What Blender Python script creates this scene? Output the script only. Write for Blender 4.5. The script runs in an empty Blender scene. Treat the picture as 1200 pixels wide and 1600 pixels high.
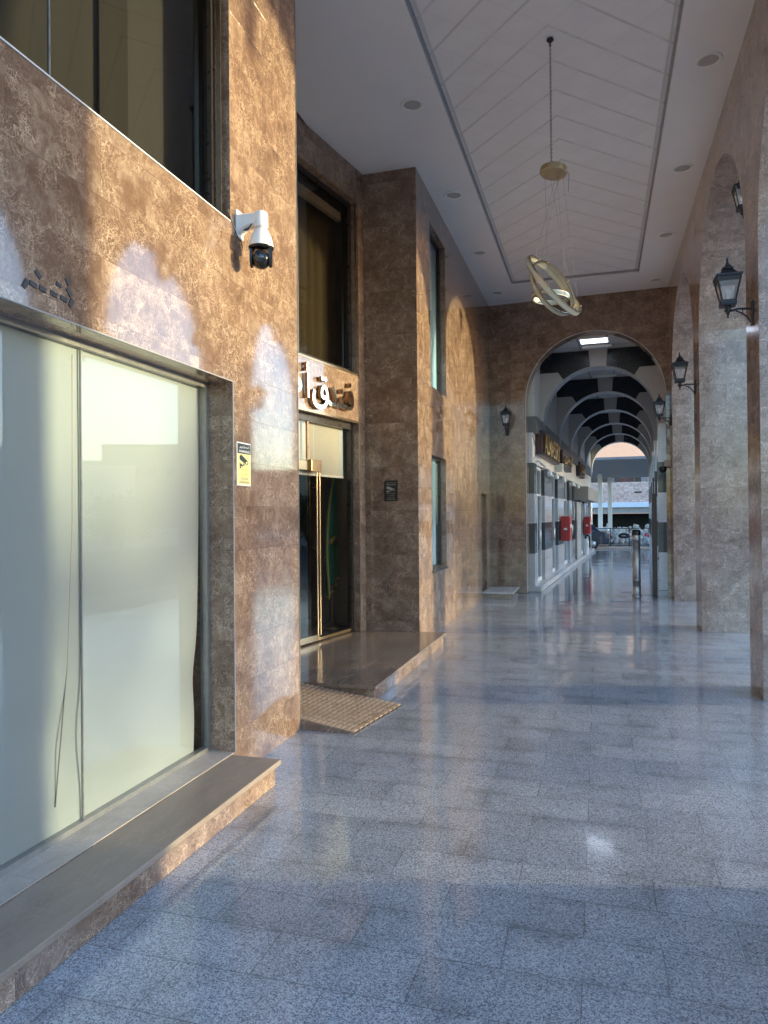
import bpy, bmesh, math, random
from mathutils import Vector, Matrix
R = math.radians
sc = bpy.context.scene
COL = sc.collection
rnd = random.Random(7)

# ------------------------------------------------------------------ materials
def newmat(name):
    m = bpy.data.materials.new(name); m.use_nodes = True
    nt = m.node_tree
    for n in list(nt.nodes): nt.nodes.remove(n)
    out = nt.nodes.new('ShaderNodeOutputMaterial')
    return m, nt, out

class NT:
    def __init__(s, nt): s.nt = nt
    def n(s, t, **k):
        x = s.nt.nodes.new(t)
        ins = k.pop('ins', {})
        for a, b in k.items(): setattr(x, a, b)
        for a, b in ins.items():
            if hasattr(b, 'is_linked'): s.nt.links.new(b, x.inputs[a])
            else: x.inputs[a].default_value = b
        return x
    def math(s, op, a, b=0.0, c=0.0, clamp=False):
        x = s.nt.nodes.new('ShaderNodeMath'); x.operation = op; x.use_clamp = clamp
        for i, v in enumerate((a, b, c)):
            if hasattr(v, 'is_linked'): s.nt.links.new(v, x.inputs[i])
            else: x.inputs[i].default_value = v
        return x.outputs[0]
    def vmath(s, op, a, b=None, scale=None):
        x = s.nt.nodes.new('ShaderNodeVectorMath'); x.operation = op
        for i, v in enumerate((a, b)):
            if v is None: continue
            if hasattr(v, 'is_linked'): s.nt.links.new(v, x.inputs[i])
            else: x.inputs[i].default_value = v
        if scale is not None:
            if hasattr(scale, 'is_linked'): s.nt.links.new(scale, x.inputs['Scale'])
            else: x.inputs['Scale'].default_value = scale
        return x.outputs[0]
    def mix(s, f, a, b, blend='MIX'):
        x = s.nt.nodes.new('ShaderNodeMix'); x.data_type = 'RGBA'; x.blend_type = blend
        for i, v in ((0, f), (6, a), (7, b)):
            if hasattr(v, 'is_linked'): s.nt.links.new(v, x.inputs[i])
            else: x.inputs[i].default_value = v if i == 0 else (tuple(v) + (1,))[:4]
        return x.outputs[2]
    def ramp(s, f, *stops):
        x = s.nt.nodes.new('ShaderNodeValToRGB'); e = x.color_ramp.elements
        while len(e) < len(stops): e.new(0.5)
        for el, (p, c) in zip(e, stops):
            el.position = p; el.color = (tuple(c) + (1,))[:4] if not isinstance(c, (int, float)) else (c, c, c, 1)
        s.nt.links.new(f, x.inputs[0]); return x.outputs[0]
    def maprange(s, v, a, b, c, d):
        x = s.nt.nodes.new('ShaderNodeMapRange'); s.nt.links.new(v, x.inputs[0])
        for i, k in enumerate((a, b, c, d)): x.inputs[i + 1].default_value = k
        return x.outputs[0]
    def link(s, a, b): s.nt.links.new(a, b)

def simple(name, col, rough=.5, metal=0., noise=.0, nscale=20., spec=.5, bump=0., coat=0., trans=0.):
    m, nt, out = newmat(name); g = NT(nt)
    b = g.n('ShaderNodeBsdfPrincipled', ins={'Roughness': rough, 'Metallic': metal, 'Specular IOR Level': spec, 'Coat Weight': coat})
    b.inputs['Base Color'].default_value = tuple(col) + (1,)
    pos = g.n('ShaderNodeNewGeometry').outputs['Position']
    nz = g.n('ShaderNodeTexNoise', ins={'Vector': pos, 'Scale': nscale, 'Detail': 6., 'Roughness': .6}).outputs[0]
    if noise > 0:
        f = g.maprange(nz, .25, .75, 1 - noise, 1 + noise)
        x = g.vmath('SCALE', tuple(col), scale=f); g.link(x, b.inputs['Base Color'])
        rr = g.maprange(nz, .25, .75, max(.02, rough * (1 - noise)), min(1, rough * (1 + noise))); g.link(rr, b.inputs['Roughness'])
    if bump > 0:
        bp = g.n('ShaderNodeBump', ins={'Strength': bump, 'Distance': .01, 'Height': nz}); g.link(bp.outputs[0], b.inputs['Normal'])
    g.link(b.outputs[0], out.inputs[0])
    return m

def marble(name, dark, mid, light, rough=.1, tile=(.56, .28), vein=.85, vscale=1., stretch=(1, 1, 1), joint=.0012, tilt=.0018, coat=0.3, offset=.5):
    m, nt, out = newmat(name); g = NT(nt)
    uv = g.n('ShaderNodeUVMap').outputs[0]
    geo = g.n('ShaderNodeNewGeometry')
    br = g.n('ShaderNodeTexBrick', ins={'Vector': uv, 'Scale': 1., 'Mortar Size': joint, 'Mortar Smooth': .3, 'Brick Width': tile[0], 'Row Height': tile[1], 'Bias': 0.})
    br.offset = offset; br.squash = 1
    br.inputs['Color1'].default_value = (0, 0, 0, 1); br.inputs['Color2'].default_value = (1, 1, 1, 1); br.inputs['Mortar'].default_value = (.5, .5, .5, 1)
    wn = g.n('ShaderNodeTexWhiteNoise', noise_dimensions='1D', ins={'W': br.outputs[0]})
    off = g.vmath('SCALE', wn.outputs['Color'], scale=31.)
    p = g.vmath('ADD', g.vmath('MULTIPLY', geo.outputs['Position'], stretch), off)
    warp = g.n('ShaderNodeTexNoise', ins={'Vector': p, 'Scale': 5. * vscale, 'Detail': 5., 'Roughness': .6})
    w = g.vmath('SCALE', g.vmath('SUBTRACT', warp.outputs['Color'], (.5, .5, .5)), scale=.28 / vscale)
    pw = g.vmath('ADD', p, w)
    n1 = g.n('ShaderNodeTexNoise', ins={'Vector': pw, 'Scale': 3.2 * vscale, 'Detail': 8., 'Roughness': .62, 'Distortion': .4}).outputs[0]
    n2 = g.n('ShaderNodeTexNoise', ins={'Vector': pw, 'Scale': 17. * vscale, 'Detail': 7., 'Roughness': .7}).outputs[0]
    f = g.math('ADD', g.math('MULTIPLY', n1, .55), g.math('MULTIPLY', n2, .45))
    base = g.ramp(f, (.29, dark), (.5, mid), (.73, light))
    vs = []
    for k, (s_, wd) in enumerate(((9. * vscale, .022), (22. * vscale, .04), (46. * vscale, .07))):
        v = g.n('ShaderNodeTexVoronoi', feature='DISTANCE_TO_EDGE', ins={'Vector': pw, 'Scale': s_}).outputs['Distance']
        vs.append(g.maprange(v, 0., wd, (1., .8, .5)[k], 0.))
    vv = g.math('MAXIMUM', g.math('MAXIMUM', vs[0], vs[1]), vs[2])
    msk = g.n('ShaderNodeTexNoise', ins={'Vector': p, 'Scale': 4.5 * vscale, 'Detail': 4., 'Roughness': .6}).outputs[0]
    msk = g.maprange(msk, .38, .6, 0.05, 1.)
    vf = g.math('MULTIPLY', g.math('MULTIPLY', vv, msk), vein, clamp=True)
    c = g.mix(vf, base, [min(1, x * 1.65) for x in light])
    # dark blotches
    bl = g.n('ShaderNodeTexNoise', ins={'Vector': pw, 'Scale': 7. * vscale, 'Detail': 6., 'Roughness': .7}).outputs[0]
    c = g.mix(g.maprange(bl, .55, .72, 0., .36), c, dark)
    tint = g.maprange(wn.outputs['Value'], 0, 1, .95, 1.06)
    c = g.vmath('SCALE', c, scale=tint)
    c = g.mix(g.math('MULTIPLY', br.outputs['Fac'], .5), c, [x * .6 for x in dark])
    b = g.n('ShaderNodeBsdfPrincipled', ins={'Base Color': c, 'Coat Weight': coat, 'Coat Roughness': .05})
    g.link(g.maprange(n2, .3, .7, rough * .8, rough * 1.2), b.inputs['Roughness'])
    wob = g.n('ShaderNodeTexNoise', ins={'Vector': p, 'Scale': 1.3, 'Detail': 2.}).outputs['Color']
    jit = g.vmath('SCALE', g.vmath('SUBTRACT', g.vmath('ADD', wn.outputs['Color'], wob), (1., 1., 1.)), scale=tilt)
    nrm = g.vmath('NORMALIZE', g.vmath('ADD', geo.outputs['Normal'], jit))
    bp = g.n('ShaderNodeBump', ins={'Strength': .4, 'Distance': .002, 'Height': g.math('SUBTRACT', 1., br.outputs['Fac']), 'Normal': nrm})
    g.link(bp.outputs[0], b.inputs['Normal']); g.link(nrm, b.inputs['Coat Normal'])
    g.link(b.outputs[0], out.inputs[0])
    return m

def granite(name):
    m, nt, out = newmat(name); g = NT(nt)
    uv = g.n('ShaderNodeUVMap').outputs[0]; geo = g.n('ShaderNodeNewGeometry'); pos = geo.outputs['Position']
    uvo = g.vmath('ADD', uv, (.07 + 56., .125 + 54., 0))
    br = g.n('ShaderNodeTexBrick', ins={'Vector': uvo, 'Scale': 1., 'Mortar Size': .0024, 'Mortar Smooth': .5, 'Brick Width': .56, 'Row Height': .27, 'Bias': 0.})
    br.offset = .5
    br.inputs['Color1'].default_value = (0, 0, 0, 1); br.inputs['Color2'].default_value = (1, 1, 1, 1); br.inputs['Mortar'].default_value = (.5, .5, .5, 1)
    br2 = g.n('ShaderNodeTexBrick', ins={'Vector': uvo, 'Scale': 1., 'Mortar Size': .09, 'Mortar Smooth': 1., 'Brick Width': .56, 'Row Height': .27, 'Bias': 0.})
    br2.offset = .5
    wn = g.n('ShaderNodeTexWhiteNoise', noise_dimensions='1D', ins={'W': br.outputs[0]})
    s1 = g.n('ShaderNodeTexNoise', ins={'Vector': pos, 'Scale': 165., 'Detail': 3., 'Roughness': .7}).outputs[0]
    s2 = g.n('ShaderNodeTexVoronoi', ins={'Vector': pos, 'Scale': 205.}).outputs['Color']
    s2 = g.n('ShaderNodeSeparateColor', ins={0: s2}).outputs[0]
    s3 = g.n('ShaderNodeTexNoise', ins={'Vector': pos, 'Scale': 2.4, 'Detail': 5., 'Roughness': .6}).outputs[0]
    f = g.math('ADD', g.math('MULTIPLY', s1, .55), g.math('MULTIPLY', s2, .45))
    c = g.ramp(f, (.22, (.085, .086, .094)), (.38, (.24, .243, .258)), (.55, (.39, .393, .412)), (.8, (.58, .582, .60)))
    # soft stains, strongest along the joints
    st = g.math('MULTIPLY', g.maprange(s3, .42, .68, 0., 1.), br2.outputs['Fac'])
    st = g.math('ADD', g.math('MULTIPLY', st, .26), g.maprange(s3, .48, .75, 0., .26))
    c = g.mix(st, c, (.05, .055, .065))
    # cream veins, far apart
    wv = g.n('ShaderNodeTexNoise', ins={'Vector': pos, 'Scale': 1.6, 'Detail': 6.})
    pv = g.vmath('ADD', pos, g.vmath('SCALE', wv.outputs['Color'], scale=.5))
    v = g.n('ShaderNodeTexVoronoi', feature='DISTANCE_TO_EDGE', ins={'Vector': pv, 'Scale': 1.5}).outputs['Distance']
    vm = g.math('MULTIPLY', g.maprange(v, 0., .008, .32, 0.), g.maprange(s3, .45, .6, 0., 1.))
    c = g.mix(vm, c, (.5, .47, .41))
    c = g.vmath('SCALE', c, scale=g.maprange(wn.outputs['Value'], 0, 1, .92, 1.07))
    c = g.mix(g.math('MULTIPLY', br.outputs['Fac'], .6), c, (.07, .07, .075))
    b = g.n('ShaderNodeBsdfPrincipled', ins={'Base Color': c, 'IOR': 1.5, 'Coat Weight': .45, 'Coat Roughness': .06})
    rr = g.math('ADD', g.maprange(s3, .3, .7, .07, .16), g.math('MULTIPLY', wn.outputs['Value'], .06))
    g.link(rr, b.inputs['Roughness'])
    jit = g.vmath('SCALE', g.vmath('SUBTRACT', wn.outputs['Color'], (.5, .5, .5)), scale=.016)
    wob = g.n('ShaderNodeTexNoise', ins={'Vector': pos, 'Scale': 5., 'Detail': 2.}).outputs['Color']
    jit = g.vmath('ADD', jit, g.vmath('SCALE', g.vmath('SUBTRACT', wob, (.5, .5, .5)), scale=.01))
    nrm = g.vmath('NORMALIZE', g.vmath('ADD', geo.outputs['Normal'], jit))
    bp = g.n('ShaderNodeBump', ins={'Strength': .35, 'Distance': .002, 'Height': g.math('SUBTRACT', 1., br.outputs['Fac']), 'Normal': nrm})
    g.link(bp.outputs[0], b.inputs['Normal']); g.link(nrm, b.inputs['Coat Normal'])
    g.link(b.outputs[0], out.inputs[0]); return m

def tiled(name, c1, c2, w, h, joint, jc, rough=.25, zbands=None, bandcol=(.05, .055, .06), tilt=.004, offset=0., jit=.06):
    m, nt, out = newmat(name); g = NT(nt)
    uv = g.n('ShaderNodeUVMap').outputs[0]; geo = g.n('ShaderNodeNewGeometry')
    uvo = g.vmath('ADD', uv, (50 * w, 50 * h, 0))
    br = g.n('ShaderNodeTexBrick', ins={'Vector': uvo, 'Scale': 1., 'Mortar Size': joint, 'Mortar Smooth': .2, 'Brick Width': w, 'Row Height': h, 'Bias': 0.})
    br.offset = offset
    br.inputs['Color1'].default_value = tuple(c1) + (1,); br.inputs['Color2'].default_value = tuple(c2) + (1,); br.inputs['Mortar'].default_value = tuple(jc) + (1,)
    c = br.outputs[0]
    if zbands:
        z = g.n('ShaderNodeSeparateXYZ', ins={0: geo.outputs['Position']}).outputs[2]
        for a, b_ in zbands:
            k = g.math('MULTIPLY', g.math('GREATER_THAN', z, a), g.math('LESS_THAN', z, b_))
            c = g.mix(k, c, bandcol)
    nz = g.n('ShaderNodeTexNoise', ins={'Vector': geo.outputs['Position'], 'Scale': 5., 'Detail': 6., 'Roughness': .6}).outputs[0]
    c = g.vmath('SCALE', c, scale=g.maprange(nz, .3, .7, 1 - jit, 1 + jit))
    b = g.n('ShaderNodeBsdfPrincipled', ins={'Base Color': c, 'Roughness': rough})
    wn = g.n('ShaderNodeTexWhiteNoise', noise_dimensions='3D', ins={'Vector': br.outputs[0]})
    nrm = g.vmath('NORMALIZE', g.vmath('ADD', geo.outputs['Normal'], g.vmath('SCALE', g.vmath('SUBTRACT', wn.outputs['Color'], (.5, .5, .5)), scale=tilt)))
    bp = g.n('ShaderNodeBump', ins={'Strength': .4, 'Distance': .003, 'Height': g.math('SUBTRACT', 1., br.outputs['Fac']), 'Normal': nrm})
    g.link(bp.outputs[0], b.inputs['Normal'])
    g.link(b.outputs[0], out.inputs[0]); return m

def glass(name, tint, ior=1.5, rough=.01, boost=0., haze=0.):
    m, nt, out = newmat(name); g = NT(nt)
    t = g.n('ShaderNodeBsdfTransparent'); t.inputs[0].default_value = tuple(tint) + (1,)
    geo = g.n('ShaderNodeNewGeometry')
    wob = g.n('ShaderNodeTexNoise', ins={'Vector': geo.outputs['Position'], 'Scale': 1.1, 'Detail': 1.}).outputs['Color']
    nrm = g.vmath('NORMALIZE', g.vmath('ADD', geo.outputs['Normal'], g.vmath('SCALE', g.vmath('SUBTRACT', wob, (.5, .5, .5)), scale=.006)))
    gl = g.n('ShaderNodeBsdfGlossy', ins={'Roughness': rough, 'Normal': nrm}); gl.inputs[0].default_value = (1, 1, 1, 1)
    fr = g.n('ShaderNodeFresnel', ins={'IOR': ior}).outputs[0]
    f = g.math('ADD', g.math('MULTIPLY', fr, .75), boost, clamp=True)
    if haze > 0:
        d = g.n('ShaderNodeBsdfDiffuse'); d.inputs[0].default_value = (.8, .8, .8, 1)
        mx0 = g.n('ShaderNodeMixShader', ins={0: haze, 1: t.outputs[0], 2: d.outputs[0]}); base = mx0.outputs[0]
    else: base = t.outputs[0]
    mx = g.n('ShaderNodeMixShader', ins={0: f, 1: base, 2: gl.outputs[0]})
    g.link(mx.outputs[0], out.inputs[0]); return m

def cloth(name, col, trans=.4):
    m, nt, out = newmat(name); g = NT(nt)
    a = g.n('ShaderNodeBsdfDiffuse'); b = g.n('ShaderNodeBsdfTranslucent')
    a.inputs[0].default_value = b.inputs[0].default_value = tuple(col) + (1,)
    mx = g.n('ShaderNodeMixShader', ins={0: trans, 1: a.outputs[0], 2: b.outputs[0]})
    g.link(mx.outputs[0], out.inputs[0]); return m

def emit(name, col, s):
    m, nt, out = newmat(name); g = NT(nt)
    e = g.n('ShaderNodeEmission', ins={'Strength': s}); e.inputs[0].default_value = tuple(col) + (1,)
    g.link(e.outputs[0], out.inputs[0]); return m

def tray_mat(name, cx):
    """white ceiling tiles laid on the diagonal; the grooves make a chevron about the centre line"""
    m, nt, out = newmat(name); g = NT(nt)
    geo = g.n('ShaderNodeNewGeometry'); s = g.n('ShaderNodeSeparateXYZ', ins={0: geo.outputs['Position']})
    x = g.math('SUBTRACT', s.outputs[0], cx); y = s.outputs[1]
    P = .52
    def groove(expr, w):
        fr = g.math('PINGPONG', expr, P / 2)
        return g.maprange(fr, 0., w, 1., 0.)
    side = g.math('GREATER_THAN', x, 0.)
    a = groove(g.math('ADD', g.math('SUBTRACT', y, x), 20 * P), .03)
    b = groove(g.math('ADD', g.math('ADD', y, x), 20 * P), .03)
    nz = g.n('ShaderNodeTexNoise', ins={'Vector': geo.outputs['Position'], 'Scale': 3.5, 'Detail': 5.}).outputs[0]
    brk = g.maprange(nz, .35, .55, .35, 1.)
    main = g.math('ADD', g.math('MULTIPLY', a, side), g.math('MULTIPLY', b, g.math('SUBTRACT', 1., side)))
    weak = g.math('ADD', g.math('MULTIPLY', b, side), g.math('MULTIPLY', a, g.math('SUBTRACT', 1., side)))
    h = g.math('ADD', g.math('MULTIPLY', main, brk), g.math('MULTIPLY', weak, .14))
    c = g.mix(g.math('MULTIPLY', h, .6), (.78, .76, .76), (.40, .38, .37))
    c = g.vmath('SCALE', c, scale=g.maprange(nz, .3, .7, .96, 1.03))
    bp = g.n('ShaderNodeBump', ins={'Strength': .7, 'Distance': .006, 'Height': g.math('SUBTRACT', 1., h)})
    d = g.n('ShaderNodeBsdfPrincipled', ins={'Base Color': c, 'Roughness': .65, 'Normal': bp.outputs[0]})
    g.link(d.outputs[0], out.inputs[0]); return m

M = {}
M['marble'] = marble('brown_marble', (.062, .033, .021), (.175, .107, .069), (.37, .275, .195), rough=.065)
M['marble_jamb'] = marble('brown_marble_pier', (.115, .072, .054), (.272, .195, .152), (.47, .37, .305), rough=.17, coat=.15, vein=.95)
M['marble_top'] = marble('brown_landing_marble', (.12, .08, .055), (.20, .142, .102), (.29, .225, .17), rough=.16, tile=(1.2, 1.4), vein=.3, stretch=(1.6, .5, 1), coat=.2)
M['marble_step'] = marble('grey_step_marble', (.16, .115, .085), (.24, .182, .14), (.31, .25, .20), rough=.42, tile=(1.2, 1.4), vein=.3, stretch=(1.6, .5, 1), coat=0.)
M['marble_gap'] = simple('dark_groove', (.05, .034, .024), .8, noise=.3)  # darker base colour between the ramp ribs
M['marble_sill'] = marble('warm_sill_marble', (.26, .215, .175), (.36, .305, .26), (.46, .405, .355), rough=.4, tile=(.9, .6), vein=.3, coat=0.)
M['marble_ramp'] = marble('grooved_marble', (.15, .10, .065), (.28, .2, .14), (.42, .32, .24), rough=.3, tile=(.6, .4), vein=.3, coat=0.)
M['marble_white'] = marble('pale_marble', (.4, .37, .34), (.55, .52, .49), (.68, .66, .63), rough=.25, tile=(.9, .6), vein=.3, coat=.1)
M['granite'] = granite('speckled_granite')
M['arcfloor'] = tiled('polished_dark_tile', (.12, .125, .14), (.20, .205, .22), .4, .4, .004, (.32, .32, .34), rough=.1, tilt=.012)
M['ceil'] = simple('white_ceiling_paint', (.76, .745, .75), .7, noise=.03, nscale=2)
M['tray'] = tray_mat('diagonal_ceiling_tile', -.4)
M['trim'] = simple('grey_shadow_gap', (.30, .29, .30), .6, noise=.1)
M['lightgap'] = simple('ceiling_border', (.60, .585, .58), .6, noise=.05)
M['speaker'] = simple('downlight_cover', (.42, .41, .40), .5, noise=.08)
M['alu'] = simple('grey_aluminium', (.30, .29, .275), .35, metal=.6, noise=.15)
M['darkframe'] = simple('dark_bronze_frame', (.06, .048, .04), .3, metal=.6, noise=.2)
M['gold'] = simple('polished_brass', (.42, .31, .19), .24, metal=1., noise=.12)
M['goldleaf'] = simple('brushed_gold', (.56, .45, .27), .33, metal=1., noise=.12)
M['signgold'] = simple('gold_paint', (.62, .50, .20), .3, metal=.35, noise=.2)
M['mirrorgold'] = simple('mirror_gold', (.86, .74, .52), .07, metal=1., noise=.1)
M['bronze'] = simple('bronze_side', (.34, .21, .11), .3, metal=1., noise=.15)
M['diffuser'] = simple('cream_acrylic', (.55, .50, .36), .35, noise=.03)
M['black'] = simple('black_iron', (.018, .02, .028), .42, noise=.25, nscale=60)
M['blackplastic'] = simple('black_plastic', (.012, .011, .011), .2, noise=.1)
M['lens'] = simple('camera_lens', (.01, .01, .012), .03, coat=1.)
M['white'] = simple('white_enamel', (.78, .77, .75), .3, noise=.04)
M['wire'] = simple('thin_wire', (.22, .20, .17), .4, metal=.6)
M['chain'] = simple('dark_chain', (.06, .045, .04), .4, metal=.7)
M['glass'] = glass('clear_glass', (.93, .95, .94), 1.52)
M['shopglass'] = glass('shop_glass', (.93, .95, .95), 1.55)
M['tintglass'] = glass('tinted_glass', (.40, .385, .35), 1.5)
M['doorglass'] = glass('smoked_door_glass', (.78, .75, .70), 1.5)
M['blueglass'] = glass('bluish_glass', (.78, .90, .94), 1.55)
M['lampglass'] = glass('hazy_lamp_glass', (.92, .92, .94), 1.5, haze=.28)
M['bulb'] = simple('unlit_bulb', (.85, .85, .83), .2)
M['blind'] = cloth('cream_roller_blind', (.45, .475, .475), .3)
M['blind2'] = simple('beige_roller_blind', (.46, .45, .40), .7, noise=.04, nscale=8)
M['bluestrip'] = simple('white_film', (.44, .50, .55), .5, noise=.03)
M['curtain'] = simple('grey_curtain', (.17, .178, .185), .9, noise=.04)
M['curtain_deep'] = simple('deep_grey_curtain', (.10, .102, .10), .9, noise=.04)
M['curtain_dark'] = simple('dark_grey_curtain', (.125, .13, .13), .9, noise=.06)
M['curtain_olive'] = simple('olive_curtain', (.13, .105, .06), .9, noise=.12, nscale=3)
M['slat'] = simple('pale_slat', (.6, .62, .60), .5, noise=.05)
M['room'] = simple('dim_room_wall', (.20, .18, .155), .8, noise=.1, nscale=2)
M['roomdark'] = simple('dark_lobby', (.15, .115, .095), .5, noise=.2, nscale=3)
M['wood'] = simple('dark_wood', (.045, .022, .015), .3, noise=.3, nscale=14)
M['flag'] = simple('green_flag_cloth', (.04, .30, .16), .7, noise=.2)
M['fringe'] = simple('gold_fringe', (.6, .45, .13), .6, noise=.25, nscale=90)
M['paper'] = simple('white_board', (.82, .80, .74), .4, noise=.02)
M['yellow'] = simple('yellow_print', (.80, .66, .10), .4, noise=.05)
M['paleyellow'] = simple('pale_yellow_print', (.78, .68, .24), .4, noise=.04)
M['ink'] = simple('black_print', (.015, .013, .012), .35)
M['dimink'] = simple('faded_print', (.32, .29, .22), .5)
M['tape'] = simple('dark_adhesive', (.035, .035, .042), .7, noise=.3, nscale=80)
BANDS = [(.80, 1.44), (2.07, 2.72)]
M['shoptile'] = tiled('white_shop_tile', (.43, .415, .405), (.48, .465, .46), .3, .3, .003, (.3, .3, .3), zbands=BANDS, bandcol=(.045, .05, .055), rough=.15)
M['shopplaster'] = tiled('pale_wall_panel', (.56, .52, .48), (.60, .56, .52), .6, .6, .003, (.4, .38, .36), rough=.5)
M['grey'] = simple('grey_cladding', (.17, .165, .165), .45, noise=.12)
M['blacktile'] = simple('black_cladding', (.012, .013, .02), .3, noise=.2)
M['arcwhite'] = simple('arch_paint', (.46, .43, .40), .6, noise=.06)
M['arcsoffit'] = tiled('arch_soffit_tile', (.46, .45, .46), (.52, .51, .52), .12, .12, .004, (.3, .3, .3), rough=.4)
M['arcceil'] = tiled('ceiling_panel', (.55, .54, .53), (.6, .59, .58), .6, .6, .012, (.12, .12, .13), rough=.6)
M['lamp'] = emit('lit_ceiling_panel', (1, .98, .94), .5)
M['red'] = simple('red_enamel', (.42, .02, .022), .3, noise=.08)
M['maroon'] = simple('maroon_steel', (.035, .01, .014), .35, noise=.2)
M['steel'] = simple('stainless_steel', (.50, .48, .45), .42, metal=.9, noise=.25, nscale=9)
M['louvre'] = simple('beige_louvre', (.42, .38, .33), .5, noise=.1)
M['whitewall'] = simple('white_plaster', (.70, .67, .64), .7, noise=.08, nscale=3)
M['asphalt'] = simple('asphalt', (.055, .055, .058), .85, noise=.25, nscale=40, bump=.3)
M['pave'] = tiled('street_paving', (.26, .24, .22), (.32, .30, .27), .4, .4, .006, (.15, .15, .14), rough=.7)
M['sand'] = simple('dusty_ground', (.40, .33, .27), .9, noise=.2, nscale=3, bump=.3)
M['creamwall'] = simple('cream_render', (.72, .60, .42), .8, noise=.08, nscale=1.5)
M['pinkwall'] = simple('pink_render', (.36, .255, .215), .8, noise=.07, nscale=1.2)
M['darkbuild'] = simple('brown_render', (.24, .20, .17), .8, noise=.15, nscale=.6)
M['darkwin'] = simple('dark_pane', (.03, .035, .04), .1)
M['stonewall'] = tiled('rough_stone', (.56, .36, .28), (.70, .48, .38), .26, .11, .012, (.40, .31, .27), rough=.9, offset=.5, jit=.35)
M['rust'] = simple('red_brown_tin', (.22, .08, .05), .6, noise=.4, nscale=4)
M['bluewhite'] = simple('pale_ledge', (.70, .72, .78), .6, noise=.1)
M['concrete'] = simple('concrete', (.33, .30, .28), .85, noise=.2, nscale=5)
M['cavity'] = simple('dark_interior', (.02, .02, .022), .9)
M['canopy'] = simple('grey_canopy', (.26, .255, .26), .6, noise=.08, nscale=2)
M['leaf'] = simple('leaf', (.045, .075, .022), .6, noise=.45, nscale=3)
M['bark'] = simple('bark', (.12, .085, .06), .9, noise=.3, nscale=12, bump=.6)
M['carwhite'] = simple('white_car_paint', (.62, .64, .68), .2, coat=.8)
M['cardark'] = simple('dark_car_paint', (.02, .025, .045), .2, coat=.8)
M['tyre'] = simple('tyre_rubber', (.02, .02, .02), .8)
M['rubble'] = simple('pale_rubble', (.46, .43, .40), .9, noise=.3, nscale=9)
M['seal'] = simple('dark_seal', (.05, .05, .05), .6)

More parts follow.
